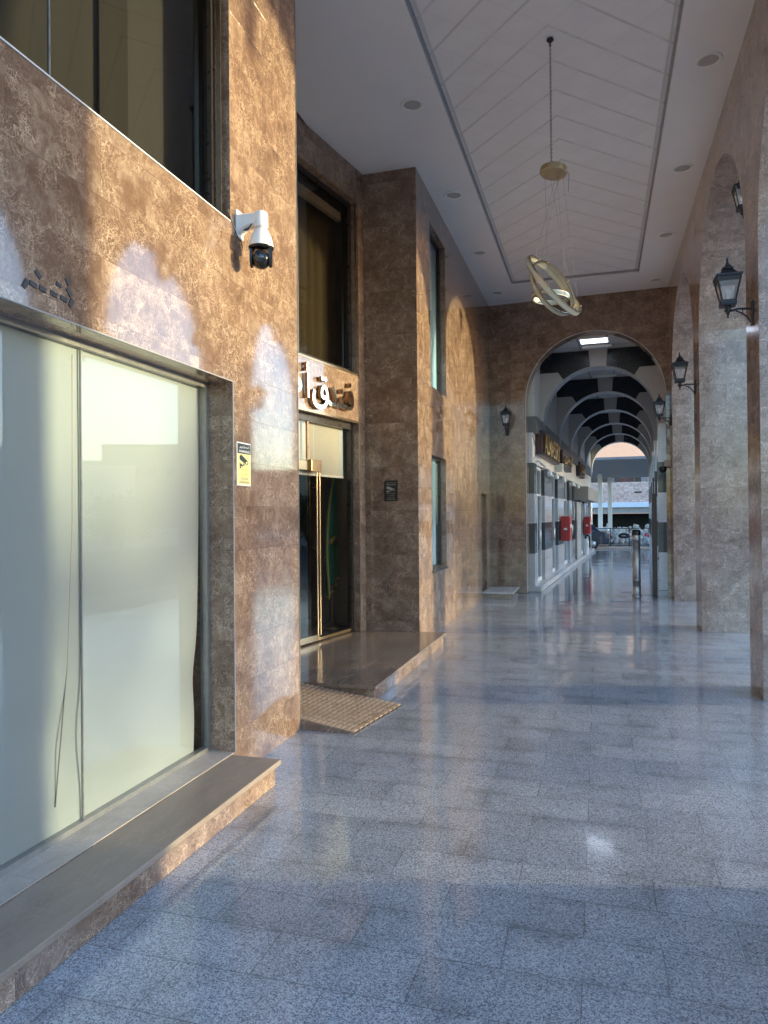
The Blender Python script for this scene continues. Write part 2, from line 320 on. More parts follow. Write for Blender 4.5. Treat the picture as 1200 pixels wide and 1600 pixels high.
# ------------------------------------------------------------------ mesh builder
class MB:
    def __init__(s): s.v = []; s.f = []; s.mi = []; s.sm = []; s.mats = []
    def m(s, mat):
        if mat not in s.mats: s.mats.append(mat)
        return s.mats.index(mat)
    def face(s, pts, mat, smooth=False):
        b = len(s.v); s.v += [tuple(p) for p in pts]; s.f.append(tuple(range(b, b + len(pts)))); s.mi.append(s.m(mat)); s.sm.append(smooth)
    def grid(s, rows, mat, smooth=True, close=False):
        b = len(s.v); n = len(rows[0])
        for r in rows: s.v += [tuple(p) for p in r]
        for i in range(len(rows) - 1):
            for j in range(n - (0 if close else 1)):
                k = (j + 1) % n
                s.f.append((b + i * n + j, b + i * n + k, b + (i + 1) * n + k, b + (i + 1) * n + j)); s.mi.append(s.m(mat)); s.sm.append(smooth)
    def box(s, x0, x1, y0, y1, z0, z1, mat, bev=0.):
        if bev > 0:
            bm = bmesh.new(); bmesh.ops.create_cube(bm, size=1)
            for v in bm.verts: v.co = Vector(((x0 + x1) / 2 + v.co.x * (x1 - x0), (y0 + y1) / 2 + v.co.y * (y1 - y0), (z0 + z1) / 2 + v.co.z * (z1 - z0)))
            bmesh.ops.bevel(bm, geom=list(bm.edges), offset=bev, segments=2, affect='EDGES', profile=.6)
            s.bm(bm, mat); return
        p = [(x0, y0, z0), (x1, y0, z0), (x1, y1, z0), (x0, y1, z0), (x0, y0, z1), (x1, y0, z1), (x1, y1, z1), (x0, y1, z1)]
        for q in ((0, 3, 2, 1), (4, 5, 6, 7), (0, 1, 5, 4), (1, 2, 6, 5), (2, 3, 7, 6), (3, 0, 4, 7)):
            s.face([p[i] for i in q], mat)
    def bm(s, bm, mat, smooth=False, mtx=None):
        bm.verts.index_update(); b = len(s.v)
        s.v += [tuple((mtx @ v.co) if mtx else v.co) for v in bm.verts]
        for f in bm.faces:
            s.f.append(tuple(b + v.index for v in f.verts)); s.mi.append(s.m(mat)); s.sm.append(smooth)
        bm.free()
    def lathe(s, prof, mat, org=(0, 0, 0), n=20, axis='Z', mtx=None, smooth=True):
        rows = []
        for r, z in prof:
            row = []
            for k in range(n):
                a = 2 * math.pi * k / n
                p = Vector((r * math.cos(a), r * math.sin(a), z))
                if axis == 'X': p = Vector((p.z, p.x, p.y))
                if axis == 'Y': p = Vector((p.y, p.z, p.x))
                if mtx: p = mtx @ p
                row.append(p + Vector(org))
            rows.append(row)
        s.grid(rows, mat, smooth, close=True)
        for r, row in ((prof[0], rows[0][::-1]), (prof[-1], rows[-1])):
            if r[0] > 1e-4: s.face(row, mat)
    def tube(s, pts, r, mat, n=8, smooth=True):
        pts = [Vector(p) for p in pts]; rows = []
        rs = r if isinstance(r, (list, tuple)) else [r] * len(pts)
        up = Vector((0, 0, 1)); u = None
        for i, p in enumerate(pts):
            t = (pts[min(i + 1, len(pts) - 1)] - pts[max(i - 1, 0)]).normalized()
            if u is None:
                u = t.cross(up if abs(t.z) < .9 else Vector((1, 0, 0))).normalized()
            else:
                u = (u - t * u.dot(t)).normalized()
            w = t.cross(u)
            rows.append([p + u * (rs[i] * math.cos(2 * math.pi * k / n)) + w * (rs[i] * math.sin(2 * math.pi * k / n)) for k in range(n)])
        s.grid(rows, mat, smooth, close=True)
        s.face(rows[0][::-1], mat); s.face(rows[-1], mat)
    def extr(s, poly, d, mat):
        """polygon (list of 3D points) extruded by vector d"""
        d = Vector(d); a = [Vector(p) for p in poly]; b = [p + d for p in a]
        s.face(a, mat); s.face(b[::-1], mat)
        for i in range(len(a)):
            j = (i + 1) % len(a); s.face([a[j], a[i], b[i], b[j]], mat)
    def wall(s, axis, c, th, u0, u1, z0, z1, holes, mat, reveal=None):
        """wall sheet at axis=c (X or Y); thickness th goes towards c+th; rectangular holes (u0,u1,z0,z1)"""
        us = sorted({u0, u1} | {h[0] for h in holes} | {h[1] for h in holes}); zs = sorted({z0, z1} | {h[2] for h in holes} | {h[3] for h in holes})
        P = (lambda u, z, d: (c + d, u, z)) if axis == 'X' else (lambda u, z, d: (u, c + d, z))
        def hole(u, z): return any(h[0] < u < h[1] and h[2] < z < h[3] for h in holes)
        for i in range(len(us) - 1):
            for j in range(len(zs) - 1):
                a, b, e, f = us[i], us[i + 1], zs[j], zs[j + 1]
                if b <= u0 or a >= u1 or hole((a + b) / 2, (e + f) / 2): continue
                for d in (0, th): s.face([P(a, e, d), P(b, e, d), P(b, f, d), P(a, f, d)], mat)
        for h in list(holes):
            a, b, e, f = h; r = reveal or mat
            s.face([P(a, e, 0), P(a, f, 0), P(a, f, th), P(a, e, th)], r); s.face([P(b, e, 0), P(b, f, 0), P(b, f, th), P(b, e, th)], r)
            s.face([P(a, f, 0), P(b, f, 0), P(b, f, th), P(a, f, th)], r); s.face([P(a, e, 0), P(b, e, 0), P(b, e, th), P(a, e, th)], r)
        for a, b, e, f in ((u0, u0, z0, z1), (u1, u1, z0, z1)): s.face([P(a, e, 0), P(a, f, 0), P(a, f, th), P(a, e, th)], mat)
        for z in (z0, z1): s.face([P(u0, z, 0), P(u1, z, 0), P(u1, z, th), P(u0, z, th)], mat)
    def archwall(s, axis, c, th, u0, u1, z0, z1, ua, ub, zs, mat, soffit=None, n=36, face2=None):
        """wall with one semicircular arch (ua..ub springing at zs) cut through it, opening down to z0"""
        P = (lambda u, z, d: (c + d, u, z)) if axis == 'X' else (lambda u, z, d: (u, c + d, z))
        so = soffit or mat; r = (ub - ua) / 2; m = (ua + ub) / 2
        arc = [(m - r * math.cos(math.pi * k / n), zs + r * math.sin(math.pi * k / n)) for k in range(n + 1)]
        for d in (0, th):
            mt = mat
            if ua > u0: s.face([P(u0, z0, d), P(ua, z0, d), P(ua, zs, d), P(ua, z1, d), P(u0, z1, d)], mt)
            if u1 > ub: s.face([P(ub, z0, d), P(u1, z0, d), P(u1, z1, d), P(ub, z1, d), P(ub, zs, d)], mt)
            for k in range(n):
                (a, e), (b, f) = arc[k], arc[k + 1]
                s.face([P(a, e, d), P(b, f, d), P(b, z1, d), P(a, z1, d)], mt)
        pts = ([(ua, z0)] if z0 < zs else []) + arc + ([(ub, z0)] if z0 < zs else [])
        b0 = len(s.v)
        for u, z in pts: s.v += [P(u, z, 0), P(u, z, th)]
        for k in range(len(pts) - 1):
            s.f.append((b0 + 2 * k, b0 + 2 * k + 1, b0 + 2 * k + 3, b0 + 2 * k + 2)); s.mi.append(s.m(so)); s.sm.append(False)
        for u in (u0, u1): s.face([P(u, z0, 0), P(u, z0, th), P(u, z1, th), P(u, z1, 0)], mat)
        s.face([P(u0, z1, 0), P(u1, z1, 0), P(u1, z1, th), P(u0, z1, th)], mat)
    def build(s, name, parent=None, org=None, rotz=0.):
        me = bpy.data.meshes.new(name)
        o3 = Vector(org) if org is not None else (Vector(parent['_org']) if parent and '_org' in parent else Vector((0, 0, 0)))
        me.from_pydata([tuple(Vector(v) - o3) for v in s.v], [], s.f)
        for mt in s.mats: me.materials.append(mt)
        me.polygons.foreach_set('material_index', s.mi); me.polygons.foreach_set('use_smooth', s.sm)
        uvl = me.uv_layers.new(name='UVMap'); V = s.v
        for p in me.polygons:
            n = p.normal; ax = max(range(3), key=lambda i: abs(n[i]))
            for li in p.loop_indices:
                v = V[me.loops[li].vertex_index]
                uvl.data[li].uv = (v[1], v[2]) if ax == 0 else ((v[0], v[2]) if ax == 1 else (v[0], v[1]))
        me.validate(); me.update()
        o = bpy.data.objects.new(name, me); COL.objects.link(o)
        if parent: o.parent = parent
        else: o.location = o3 if not rotz else (Matrix.Rotation(rotz, 4, 'Z') @ o3.to_4d()).to_3d(); o.rotation_euler.z = rotz
        return o

AR = -R(3.0)                     # the second arcade stands three degrees off the axis of the first
def tag(o, label, cat, group=None, kind=None):
    if label: o['label'] = label
    if cat: o['category'] = cat
    if group: o['group'] = group
    if kind: o['kind'] = kind
    return o
ORG = {}
def thing(name, label, cat, org=(0, 0, 0), rotz=0., group=None, frame=0.):
    o = bpy.data.objects.new(name, None); COL.objects.link(o); o.empty_display_size = .1
    p = Vector(org)
    if frame: p = (Matrix.Rotation(frame, 4, 'Z') @ p.to_4d()).to_3d()
    o.location = p; o.rotation_euler.z = rotz + frame
    ORG[o.name] = tuple(org)
    return tag(o, label, cat, group)
XF = [None]
def part(mb, name, parent, sub=None):
    if XF[0]: mb.v = [tuple(XF[0] @ Vector(v)) for v in mb.v]
    root = parent
    while root.parent: root = root.parent
    o = mb.build(name, None, org=ORG[root.name]); o.location = (0, 0, 0); o.parent = parent
    return o
def kids(o): return [c for c in bpy.data.objects if c.parent == o]
def copy_tree(o, parent=None):
    c = o.copy(); COL.objects.link(c)
    if parent: c.parent = parent
    for ch in kids(o): copy_tree(ch, c)
    return c

def text_bm(s, size, depth, align='CENTER', bold=0.):
    cu = bpy.data.curves.new('t', 'FONT'); cu.body = s; cu.size = size; cu.extrude = depth; cu.align_x = align; cu.align_y = 'BOTTOM_BASELINE'; cu.offset = bold
    cu.resolution_u = 3
    o = bpy.data.objects.new('t', cu); COL.objects.link(o)
    dg = bpy.context.evaluated_depsgraph_get(); dg.update()
    me = bpy.data.meshes.new_from_object(o.evaluated_get(dg))
    bm = bmesh.new(); bm.from_mesh(me)
    bpy.data.objects.remove(o); bpy.data.curves.remove(cu); bpy.data.meshes.remove(me)
    return bm
def text_mtx(axis, pos):
    """text lies in local XY facing +Z; turn it to face +X (on the left wall) or -Y (on a wall facing the camera)"""
    if axis == 'X': r = Matrix(((0, 0, 1), (1, 0, 0), (0, 1, 0))).to_4x4()
    else: r = Matrix(((1, 0, 0), (0, 0, -1), (0, 1, 0))).to_4x4()
    return Matrix.Translation(pos) @ r
def add_text(mb, s, size, depth, axis, pos, mat, width=None, height=None, bold=0., sidemat=None):
    bm = text_bm(s, size, depth, bold=bold)
    if not bm.verts: bm.free(); return
    xs = [v.co.x for v in bm.verts]; ys = [v.co.y for v in bm.verts]
    cx = (min(xs) + max(xs)) / 2
    kx = width / (max(xs) - min(xs)) if width else 1
    ky = height / (max(ys) - min(ys)) if height else kx
    for v in bm.verts: v.co.x = (v.co.x - cx) * kx; v.co.y = (v.co.y - (min(ys) if height else 0)) * ky
    mtx = text_mtx(axis, pos)
    if sidemat:
        bm.normal_update(); bm.verts.index_update(); b = len(mb.v)
        mb.v += [tuple(mtx @ v.co) for v in bm.verts]
        for f in bm.faces:
            mb.f.append(tuple(b + v.index for v in f.verts)); mb.mi.append(mb.m(mat if f.normal.z > .8 else sidemat)); mb.sm.append(False)
        bm.free()
    else: mb.bm(bm, mat, mtx=mtx)

XL, XR, XO, ZC = -2.17, 1.34, 1.99, 6.02

# ------------------------------------------------------------------ ground, streets
b = MB(); b.face([(-400, -400, -.16), (400, -400, -.16), (400, 400, -.16), (-400, 400, -.16)], M['sand']); o = b.build('ground'); tag(o, None, None, kind='structure')
b = MB(); b.box(-3.3, 3.4, -4, 15.06, -.15, 0, M['granite']); o = b.build('floor'); tag(o, None, None, kind='structure')
b = MB(); b.box(-2.6, 2.4, 15.06, 34.0, -.15, -.004, M['arcfloor']); o = b.build('arcade_floor', rotz=AR); tag(o, None, None, kind='structure')
b = MB(); b.box(3.4, 5.4, -14, 60, -.15, -.02, M['pave']); o = b.build('pavement'); tag(o, None, None, kind='structure')
b = MB(); b.face([(5.4, -120, -.155), (22, -120, -.155), (22, 120, -.155), (5.4, 120, -.155)], M['asphalt']); o = b.build('road'); tag(o, None, None, kind='structure')
b = MB(); b.face([(-12, 34.05, -.15), (5.4, 34.05, -.15), (5.4, 43, -.15), (-12, 43, -.15)], M['sand']); o = b.build('side_street', rotz=AR); tag(o, None, None, kind='structure')

# ------------------------------------------------------------------ hotel facade on the left
T = thing('hotel_facade', 'tall brown marble shopfront wall with recessed entrance along the left side', 'building', (XL, 0, 0))
b = MB(); mm = M['marble']
b.wall('X', XL, -.17, -4, 5.04, 0, 6.3, [(-.45, 4.03, .15, 2.447), (.25, 4.02, 3.445, 5.72)], mm)
b.box(-3.8, XL - .0005, 4.78, 5.05, 0, 6.3, mm)
b.box(-2.868, XL - .0005, 8.85, 9.1, 0, 6.3, mm)
b.wall('X', XL, -.17, 8.86, 15.6, 0, 6.3, [(9.62, 10.58, .87, 2.45), (9.62, 10.66, 3.39, 5.63), (13.92, 14.62, .13, 2.04)], mm)
part(b, 'cladding', T)
# the entrance wall stands at ten degrees to the facade; it is built square and turned about its inner corner
PV = Vector((-2.87, 8.85, 0)); RX = Matrix.Translation(PV) @ Matrix.Rotation(-R(10), 4, 'Z') @ Matrix.Translation(-PV)
XF[0] = RX
b = MB(); b.wall('X', -2.87, -.17, 4.95, 8.85, 0, 6.3, [(5.6, 8.68, .13, 2.79), (5.4, 8.70, 3.41, 5.60)], mm); part(b, 'entrance_cladding', T)
b = MB(); b.box(-2.88, -2.862, 8.6805, 8.689, .16, 2.78, M['alu']); part(b, 'entrance_edge_trim', T)
XF[0] = None
# thin pale metal edging along the window sills and the corner
b = MB()
b.box(XL - .012, XL + .006, .25, 4.02, 3.437, 3.4445, M['lightgap'])
b.box(XL - .012, XL + .005, 4.0305, 4.036, .15, 2.45, M['trim'])
b.box(XL - .012, XL + .005, -.45, 4.036, 2.4475, 2.453, M['trim'])
b.box(XL - .01, XL + .004, 5.0505, 5.056, 0.0, 6.02, M['alu'])
part(b, 'edge_trim', T)

def window(T, name, x, y0, y1, z0, z1, fw, fmat, gmat, mull=(), depth=.05, sub=None):
    """framed window lying in the plane X=x"""
    f = MB()
    f.box(x - depth, x, y0, y1, z0, z0 + fw, fmat); f.box(x - depth, x, y0, y1, z1 - fw, z1, fmat)
    f.box(x - depth, x, y0, y0 + fw, z0 + fw, z1 - fw, fmat); f.box(x - depth, x, y1 - fw, y1, z0 + fw, z1 - fw, fmat)
    w = part(f, name, T)
    ys = [y0 + fw] + list(mull) + [y1 - fw]
    for i in range(len(ys) - 1):
        g = MB(); gx = x - depth / 2
        g.face([(gx, ys[i] + .004, z0 + fw), (gx, ys[i + 1] - .004, z0 + fw), (gx, ys[i + 1] - .004, z1 - fw), (gx, ys[i] + .004, z1 - fw)], gmat)
        part(g, 'pane', w)
    for m in mull:
        k = MB(); k.box(x - depth / 2 - .006, x - depth / 2 + .006, m - .003, m + .003, z0 + fw, z1 - fw, M['alu']); part(k, 'joint_seal', w)
    return w
W1 = window(T, 'shop_window', -2.335, -.45, 4.03, .15, 2.447, .032, M['alu'], M['shopglass'], mull=(.9, 2.89))
W2 = window(T, 'upper_window', -2.27, .25, 4.02, 3.445, 5.72, .05, M['darkframe'], M['tintglass'], mull=(1.2, 2.62))
b = MB(); b.box(-2.235, -2.205, 3.972, 3.985, 3.447, 5.70, M['gold']); part(b, 'jamb_strip', W2)
XF[0] = RX; W3 = window(T, 'recess_window', -2.97, 5.4, 8.70, 3.41, 5.60, .06, M['darkframe'], M['tintglass'], mull=(7.5,)); XF[0] = None
W4 = window(T, 'side_window', -2.25, 9.62, 10.58, .87, 2.45, .03, M['darkframe'], M['blueglass'])
W5 = window(T, 'tall_side_window', -2.25, 9.62, 10.66, 3.39, 5.63, .03, M['darkframe'], M['blueglass'])
b = MB(); b.box(XL - .10, XL + .02, 9.60, 10.6, .835, .868, M['darkframe']); part(b, 'window_sill', W4)
# venetian blind behind the side window, pale film behind the tall one
b = MB()
for k in range(32): b.box(-2.315, -2.29, 10.2, 10.54, 1.5 + k * .028, 1.505 + k * .028, M['slat'])
b.box(-2.33, -2.325, 9.62, 10.6, .87, 2.45, M['bluestrip'])
part(b, 'venetian_blind', W4)
b = MB(); b.box(-2.315, -2.31, 9.62, 10.66, 3.39, 5.63, M['bluestrip']); part(b, 'window_film', W5)
# curtains behind the upper shop window
for ya, yb, xx, mt in ((.3, 3.28, -2.56, 'curtain_dark'), (3.26, 3.50, -2.53, 'curtain_deep'), (3.49, 4.22, -2.55, 'curtain'), (4.2, 4.62, -2.52, 'curtain_deep')):
    n = max(8, int((yb - ya) * 30)); b = MB()
    b.grid([[(xx + .004 * math.sin(q * .9) , ya + (yb - ya) * q / n, z) for q in range(n + 1)] for z in (3.35, 5.8)], M[mt]); part(b, 'curtain', W2)
# recess window: pale roller blind head and olive curtains
XF[0] = RX
b = MB(); b.box(-3.12, -3.06, 5.5, 8.6, 5.36, 5.47, M['white'], bev=.004); part(b, 'blind_cassette', W3)
b = MB(); n = 90
b.grid([[(-3.25 + .02 * math.sin(q * 1.3), 5.3 + 3.5 * q / n, z) for q in range(n + 1)] for z in (3.3, 5.7)], M['curtain_olive']); part(b, 'curtain', W3)
XF[0] = None
# service door niche
b = MB(); b.box(-2.30, -2.26, 13.94, 14.6, .15, 2.02, M['marble'], bev=.003); part(b, 'service_door', T)
# entrance door
XF[0] = RX
D = MB(); DX = -2.99
D.box(DX - .03, DX + .03, 5.6, 8.68, 2.71, 2.79, M['darkframe']); D.box(DX - .03, DX + .03, 5.6, 5.66, .16, 2.71, M['darkframe']); D.box(DX - .03, DX + .03, 8.635, 8.68, .16, 2.71, M['darkframe'])
DD = part(D, 'entrance_door', T)
for a, c, z0, z1 in ((5.66, 7.80, .24, 2.14), (7.80, 8.635, .20, 2.71), (5.66, 7.80, 2.26, 2.71)):
    b = MB(); b.face([(DX, a + .004, z0), (DX, c - .004, z0), (DX, c - .004, z1), (DX, a + .004, z1)], M['doorglass']); part(b, 'pane', DD)
b = MB(); b.box(DX - .025, DX + .025, 5.66, 7.80, 2.145, 2.255, M['gold'], bev=.004); part(b, 'transom_bar', DD)
b = MB(); b.box(DX - .03, DX + .06, 7.66, 7.88, 2.13, 2.27, M['bronze'], bev=.005); part(b, 'corner_patch', DD)
b = MB(); b.box(DX - .012, DX + .012, 7.645, 7.675, 2.275, 2.71, M['bronze']); part(b, 'mullion', DD)
for yy in (7.765, 7.825):
    b = MB(); b.tube([(DX + .06, yy, .24), (DX + .06, yy, 2.125)], .0105, M['gold'], 12)
    for zz in (.45, 1.25, 1.95): b.tube([(DX, yy, zz), (DX + .06, yy, zz)], .007, M['gold'], 8)
    part(b, 'pull_handle', DD)
b = MB(); b.box(DX - .025, DX + .025, 5.66, 7.86, .17, .24, M['gold'], bev=.003); part(b, 'kick_rail', DD)
b = MB(); b.box(DX - .02, DX + .02, 7.87, 8.635, .165, .2, M['gold'], bev=.003); part(b, 'bottom_rail', DD)
b = MB(); b.box(DX - .07, DX - .065, 5.6, 8.50, 2.12, 2.74, M['blind2']); b.box(DX - .07, DX - .064, 8.5, 8.60, 2.1, 2.74, M['bluestrip']); b.box(DX - .073, DX - .060, 5.6, 8.6, 2.095, 2.12, M['white']); part(b, 'transom_blind', DD)
b = MB(); b.box(-2.875, -2.863, 5.6, 8.68, 2.792, 2.815, M['gold']); part(b, 'brass_strip', T)
b = MB(); b.box(-2.875, -2.863, 5.4, 8.7, 3.385, 3.409, M['gold']); part(b, 'brass_strip', T)
b = MB(); b.box(-2.91, -2.895, 8.685, 8.699, 3.46, 5.57, M['gold']); part(b, 'brass_strip', T)
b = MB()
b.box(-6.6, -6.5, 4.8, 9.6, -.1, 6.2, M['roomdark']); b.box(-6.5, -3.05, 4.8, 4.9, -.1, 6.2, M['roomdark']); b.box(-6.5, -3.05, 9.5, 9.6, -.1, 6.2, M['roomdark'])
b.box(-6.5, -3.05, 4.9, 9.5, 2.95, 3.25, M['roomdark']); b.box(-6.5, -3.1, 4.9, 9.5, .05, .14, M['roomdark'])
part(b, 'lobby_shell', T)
XF[0] = None
# rooms behind the glass
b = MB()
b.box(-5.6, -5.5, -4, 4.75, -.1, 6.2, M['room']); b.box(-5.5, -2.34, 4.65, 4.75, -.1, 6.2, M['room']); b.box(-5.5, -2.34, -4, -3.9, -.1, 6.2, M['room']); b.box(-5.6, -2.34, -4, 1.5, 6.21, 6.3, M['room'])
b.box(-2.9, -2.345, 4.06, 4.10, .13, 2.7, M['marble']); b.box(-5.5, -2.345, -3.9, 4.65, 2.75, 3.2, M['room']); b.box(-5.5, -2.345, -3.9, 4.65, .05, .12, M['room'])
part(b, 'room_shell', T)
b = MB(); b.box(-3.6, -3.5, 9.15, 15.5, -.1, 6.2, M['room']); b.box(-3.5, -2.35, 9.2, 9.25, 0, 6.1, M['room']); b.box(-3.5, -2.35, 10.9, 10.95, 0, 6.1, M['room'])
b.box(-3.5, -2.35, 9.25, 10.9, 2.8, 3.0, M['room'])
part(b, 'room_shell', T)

# big fabric blind behind the shop window, right edge drawn in towards the bottom
rows = []
for i in range(41):
    t = i / 40; z = .18 + t * 2.24
    row = []
    for j in range(61):
        s = j / 60; ye = 4.0 - .09 * max(0, 1 - t * 1.05) ** 1.7
        y = -.35 + s * (ye + .35)
        x = -2.385 - .012 * math.sin(s * 5.2 + t * 1.3) - .012 * (1 - t) * math.sin(s * 7. + .6) - .02 * math.exp(-((t - .10 - .10 * s) / .08) ** 2)
        row.append((x, y, z))
    rows.append(row)
b = MB(); b.grid(rows, M['blind'])
o = b.build('roller_blind', org=(-2.44, 1.8, .27)); tag(o, 'large cream fabric blind hanging behind the shop window glass', 'blind')
b = MB(); b.tube([(-2.374, 2.85, 2.38), (-2.372, 2.84, 1.6), (-2.372, 2.80, .9), (-2.370, 2.72, .30)], .003, M['wire'], 6)
o = b.build('blind_cord', org=(-2.385, 2.8, .42)); tag(o, 'thin pull cord hanging beside the shop window glass joint', 'cord')

# lobby things
b = MB(); b.box(-4.9, -4.4, 5.6, 8.7, .14, 1.12, M['wood'], bev=.01); b.box(-4.95, -4.35, 5.55, 8.75, 1.12, 1.26, M['paper'], bev=.008)
b.v = [tuple(RX @ Vector(v)) for v in b.v]; o = b.build('reception_counter', org=(-4.65, 7.4, .14)); tag(o, 'dark wooden reception counter with pale top seen through the entrance door', 'counter')
XF[0] = RX
t = thing('picture_board', 'large pale picture board on the lobby wall behind the counter', 'picture', (-6.47, 9.0, 1.5))
b = MB(); b.box(-6.49, -6.45, 7.9, 10.5 - 1.6, 1.45, 2.55, M['darkframe']); part(b, 'picture_frame', t)
b = MB(); b.box(-6.448, -6.445, 7.95, 8.85, 1.5, 2.0, M['paper']); b.box(-6.448, -6.445, 7.95, 8.85, 2.0, 2.5, M['rust']); part(b, 'picture_sheet', t)
t = thing('flag_stand', 'green flag with gold fringe draped on a stand inside the entrance', 'flag', tuple(RX @ Vector((-3.42, 8.92, .14))))
b = MB(); b.tube([(-3.42, 8.92, .16), (-3.42, 8.92, 2.2)], .014, M['goldleaf'], 10); part(b, 'flag_pole', t)
b = MB(); b.lathe([(.19, .14), (.19, .165), (.05, .185), (.03, .24), (.016, .26)], M['goldleaf'], (-3.42, 8.92, 0), 24); part(b, 'stand_base', t)
rows = []; fr = []
for i in range(30):
    q = i / 29; z = 2.15 - q * 1.35; w = .05 + .24 * math.sin(min(1, q * 1.15) * math.pi * .62)
    rows.append([(-3.39 + .035 * math.sin(j * 1.5 + q * 2), 8.98 - w * j / 12, z - .25 * (j / 12) * q) for j in range(13)])
b = MB(); b.grid(rows, M['flag']); fl = part(b, 'flag_cloth', t)
b = MB(); b.tube([tuple(Vector(r[-1]) + Vector((.02, 0, 0))) for r in rows], .016, M['fringe'], 8); b.tube([tuple(Vector(p) + Vector((.02, 0, 0))) for p in rows[-1]], .016, M['fringe'], 8); b.tube([(-3.34, 8.92, 1.30), (-3.34, 8.84, 1.34), (-3.34, 8.74, 1.27)], .03, M['fringe'], 8); part(b, 'gold_fringe', fl)

XF[0] = None
# ------------------------------------------------------------------ steps, platform, ramp
t = thing('stone_step', 'long low brown marble step under the big shop window', 'step', (-1.87, 0, 0))
b = MB(); b.box(XL + .001, -1.872, -3.9, 3.97, .002, .118, M['marble']); part(b, 'riser', t)
b = MB(); b.box(XL + .001, -1.845, -3.9, 4.0, .1185, .15, M['marble_step'], bev=.006); part(b, 'tread', t)
b = MB(); b.box(-2.334, XL - .001, -.449, 4.028, .151, .156, M['marble_sill']); part(b, 'sill_strip', t)
t = thing('entrance_platform', 'raised brown marble landing in front of the recessed entrance', 'platform', (-1.87, 7.4, 0))
b = MB(); b.box(-3.6, -1.872, 5.96, 8.84, .002, .118, M['marble']); b.box(XL - .001, -1.872, 8.84, 8.87, .002, .118, M['marble']); part(b, 'riser', t)
b = MB()
b.box(-3.62, -2.19, 5.93, 8.845, .1185, .15, M['marble_top']); b.box(-2.187, -1.845, 5.93, 8.90, .1185, .15, M['marble_top'], bev=.005)
part(b, 'tread', t)
t = thing('access_ramp', 'short grooved brown marble ramp leading up to the entrance landing', 'ramp', (-1.9, 5.4, 0))
b = MB()
p0, p1 = Vector((-1.745, 5.06, .004)), Vector((-1.61, 5.927, .004)); q0, q1 = Vector((-2.62, 5.06, .150)), Vector((-2.62, 5.927, .150))
b.face([q0, p0, p1, q1], M['marble_gap']); b.box(-3.5, -2.62, 5.06, 5.927, .1, .15, M['marble_ramp'])
b.face([(q0.x, q0.y, 0), (p0.x, p0.y, 0), p0, q0], M['marble']); b.face([(q1.x, q1.y, 0), (p1.x, p1.y, 0), p1, q1], M['marble'])
part(b, 'ramp_slab', t)
b = MB()
nrm = (p0 - q0).cross(p1 - q0).normalized()
if nrm.z < 0: nrm = -nrm
def strip(a, c, w, h=.01):
    a = Vector(a); c = Vector(c); s = (c - a).cross(nrm).normalized() * w
    b.extr([a - s, c - s, c + s, a + s], nrm * h, M['marble_ramp'])
for k in range(22):
    u = (k + .35) / 22
    a = q0.lerp(p0, u); c = q1.lerp(p1, u)
    strip(a, c, .0145)
for k in range(10):
    u = (k + .1) / 10
    strip(q0.lerp(q1, u), p0.lerp(p1, u), .005, .012)
part(b, 'grip_ribs', t)
t = thing('corner_platform', 'small pale edged marble platform in the far left corner', 'platform', (-1.9, 14.5, 0))
b = MB(); b.box(XL + .001, -1.6, 14.02, 15.16, .002, .10, M['marble']); part(b, 'riser', t)
b = MB(); b.box(XL + .001, -1.585, 14.0, 15.17, .1005, .13, M['marble_white'], bev=.004); part(b, 'tread', t)

# ------------------------------------------------------------------ colonnade on the right
T = thing('marble_colonnade', 'row of tall brown marble piers with round arches along the right side', 'colonnade', (XR, 7, 0))
piers = [(1.9, 3.6), (6.87, 7.42), (10.69, 11.29), (14.46, 15.06)]
for y0, y1 in piers:
    b = MB(); b.box(XR, XO, y0, y1, 0, 3.95, M['marble_jamb']); part(b, 'pier', T)
b = MB()
for (a0, a1), (c0, c1) in zip(piers[:-1], piers[1:]):
    b.archwall('X', XR, XO - XR, (a0 + a1) / 2 if a0 > 2 else a0, (c0 + c1) / 2, 3.95, 6.6, a1, c0, 3.95, M['marble_jamb'])
b.box(XR, XO, 14.76, 15.2, 3.95, 6.6, M['marble_jamb'])
part(b, 'arch_wall', T)

# ------------------------------------------------------------------ arch wall across the far end
fd = 15.05
T = thing('end_arch_wall', 'brown marble cross wall with one wide round arch at the far end', 'wall', (-.86, fd, 0), frame=AR)
b = MB(); b.archwall('Y', fd, .33, -3.2, .62, 0, 6.3, -2.205, .485, 3.95, M['marble'], n=48); part(b, 'cladding', T)
b = MB()
for k in range(48):
    a0, a1 = math.pi * k / 48, math.pi * (k + 1) / 48
    P = lambda a, r: (-.86 - r * math.cos(a), fd - .004, 3.95 + r * math.sin(a))
    b.face([P(a0, 1.345), P(a1, 1.345), P(a1, 1.357), P(a0, 1.357)], M['lightgap'])
b.box(-2.217, -2.205, fd - .004, fd - .001, .01, 3.95, M['lightgap'])
part(b, 'edge_trim', T)

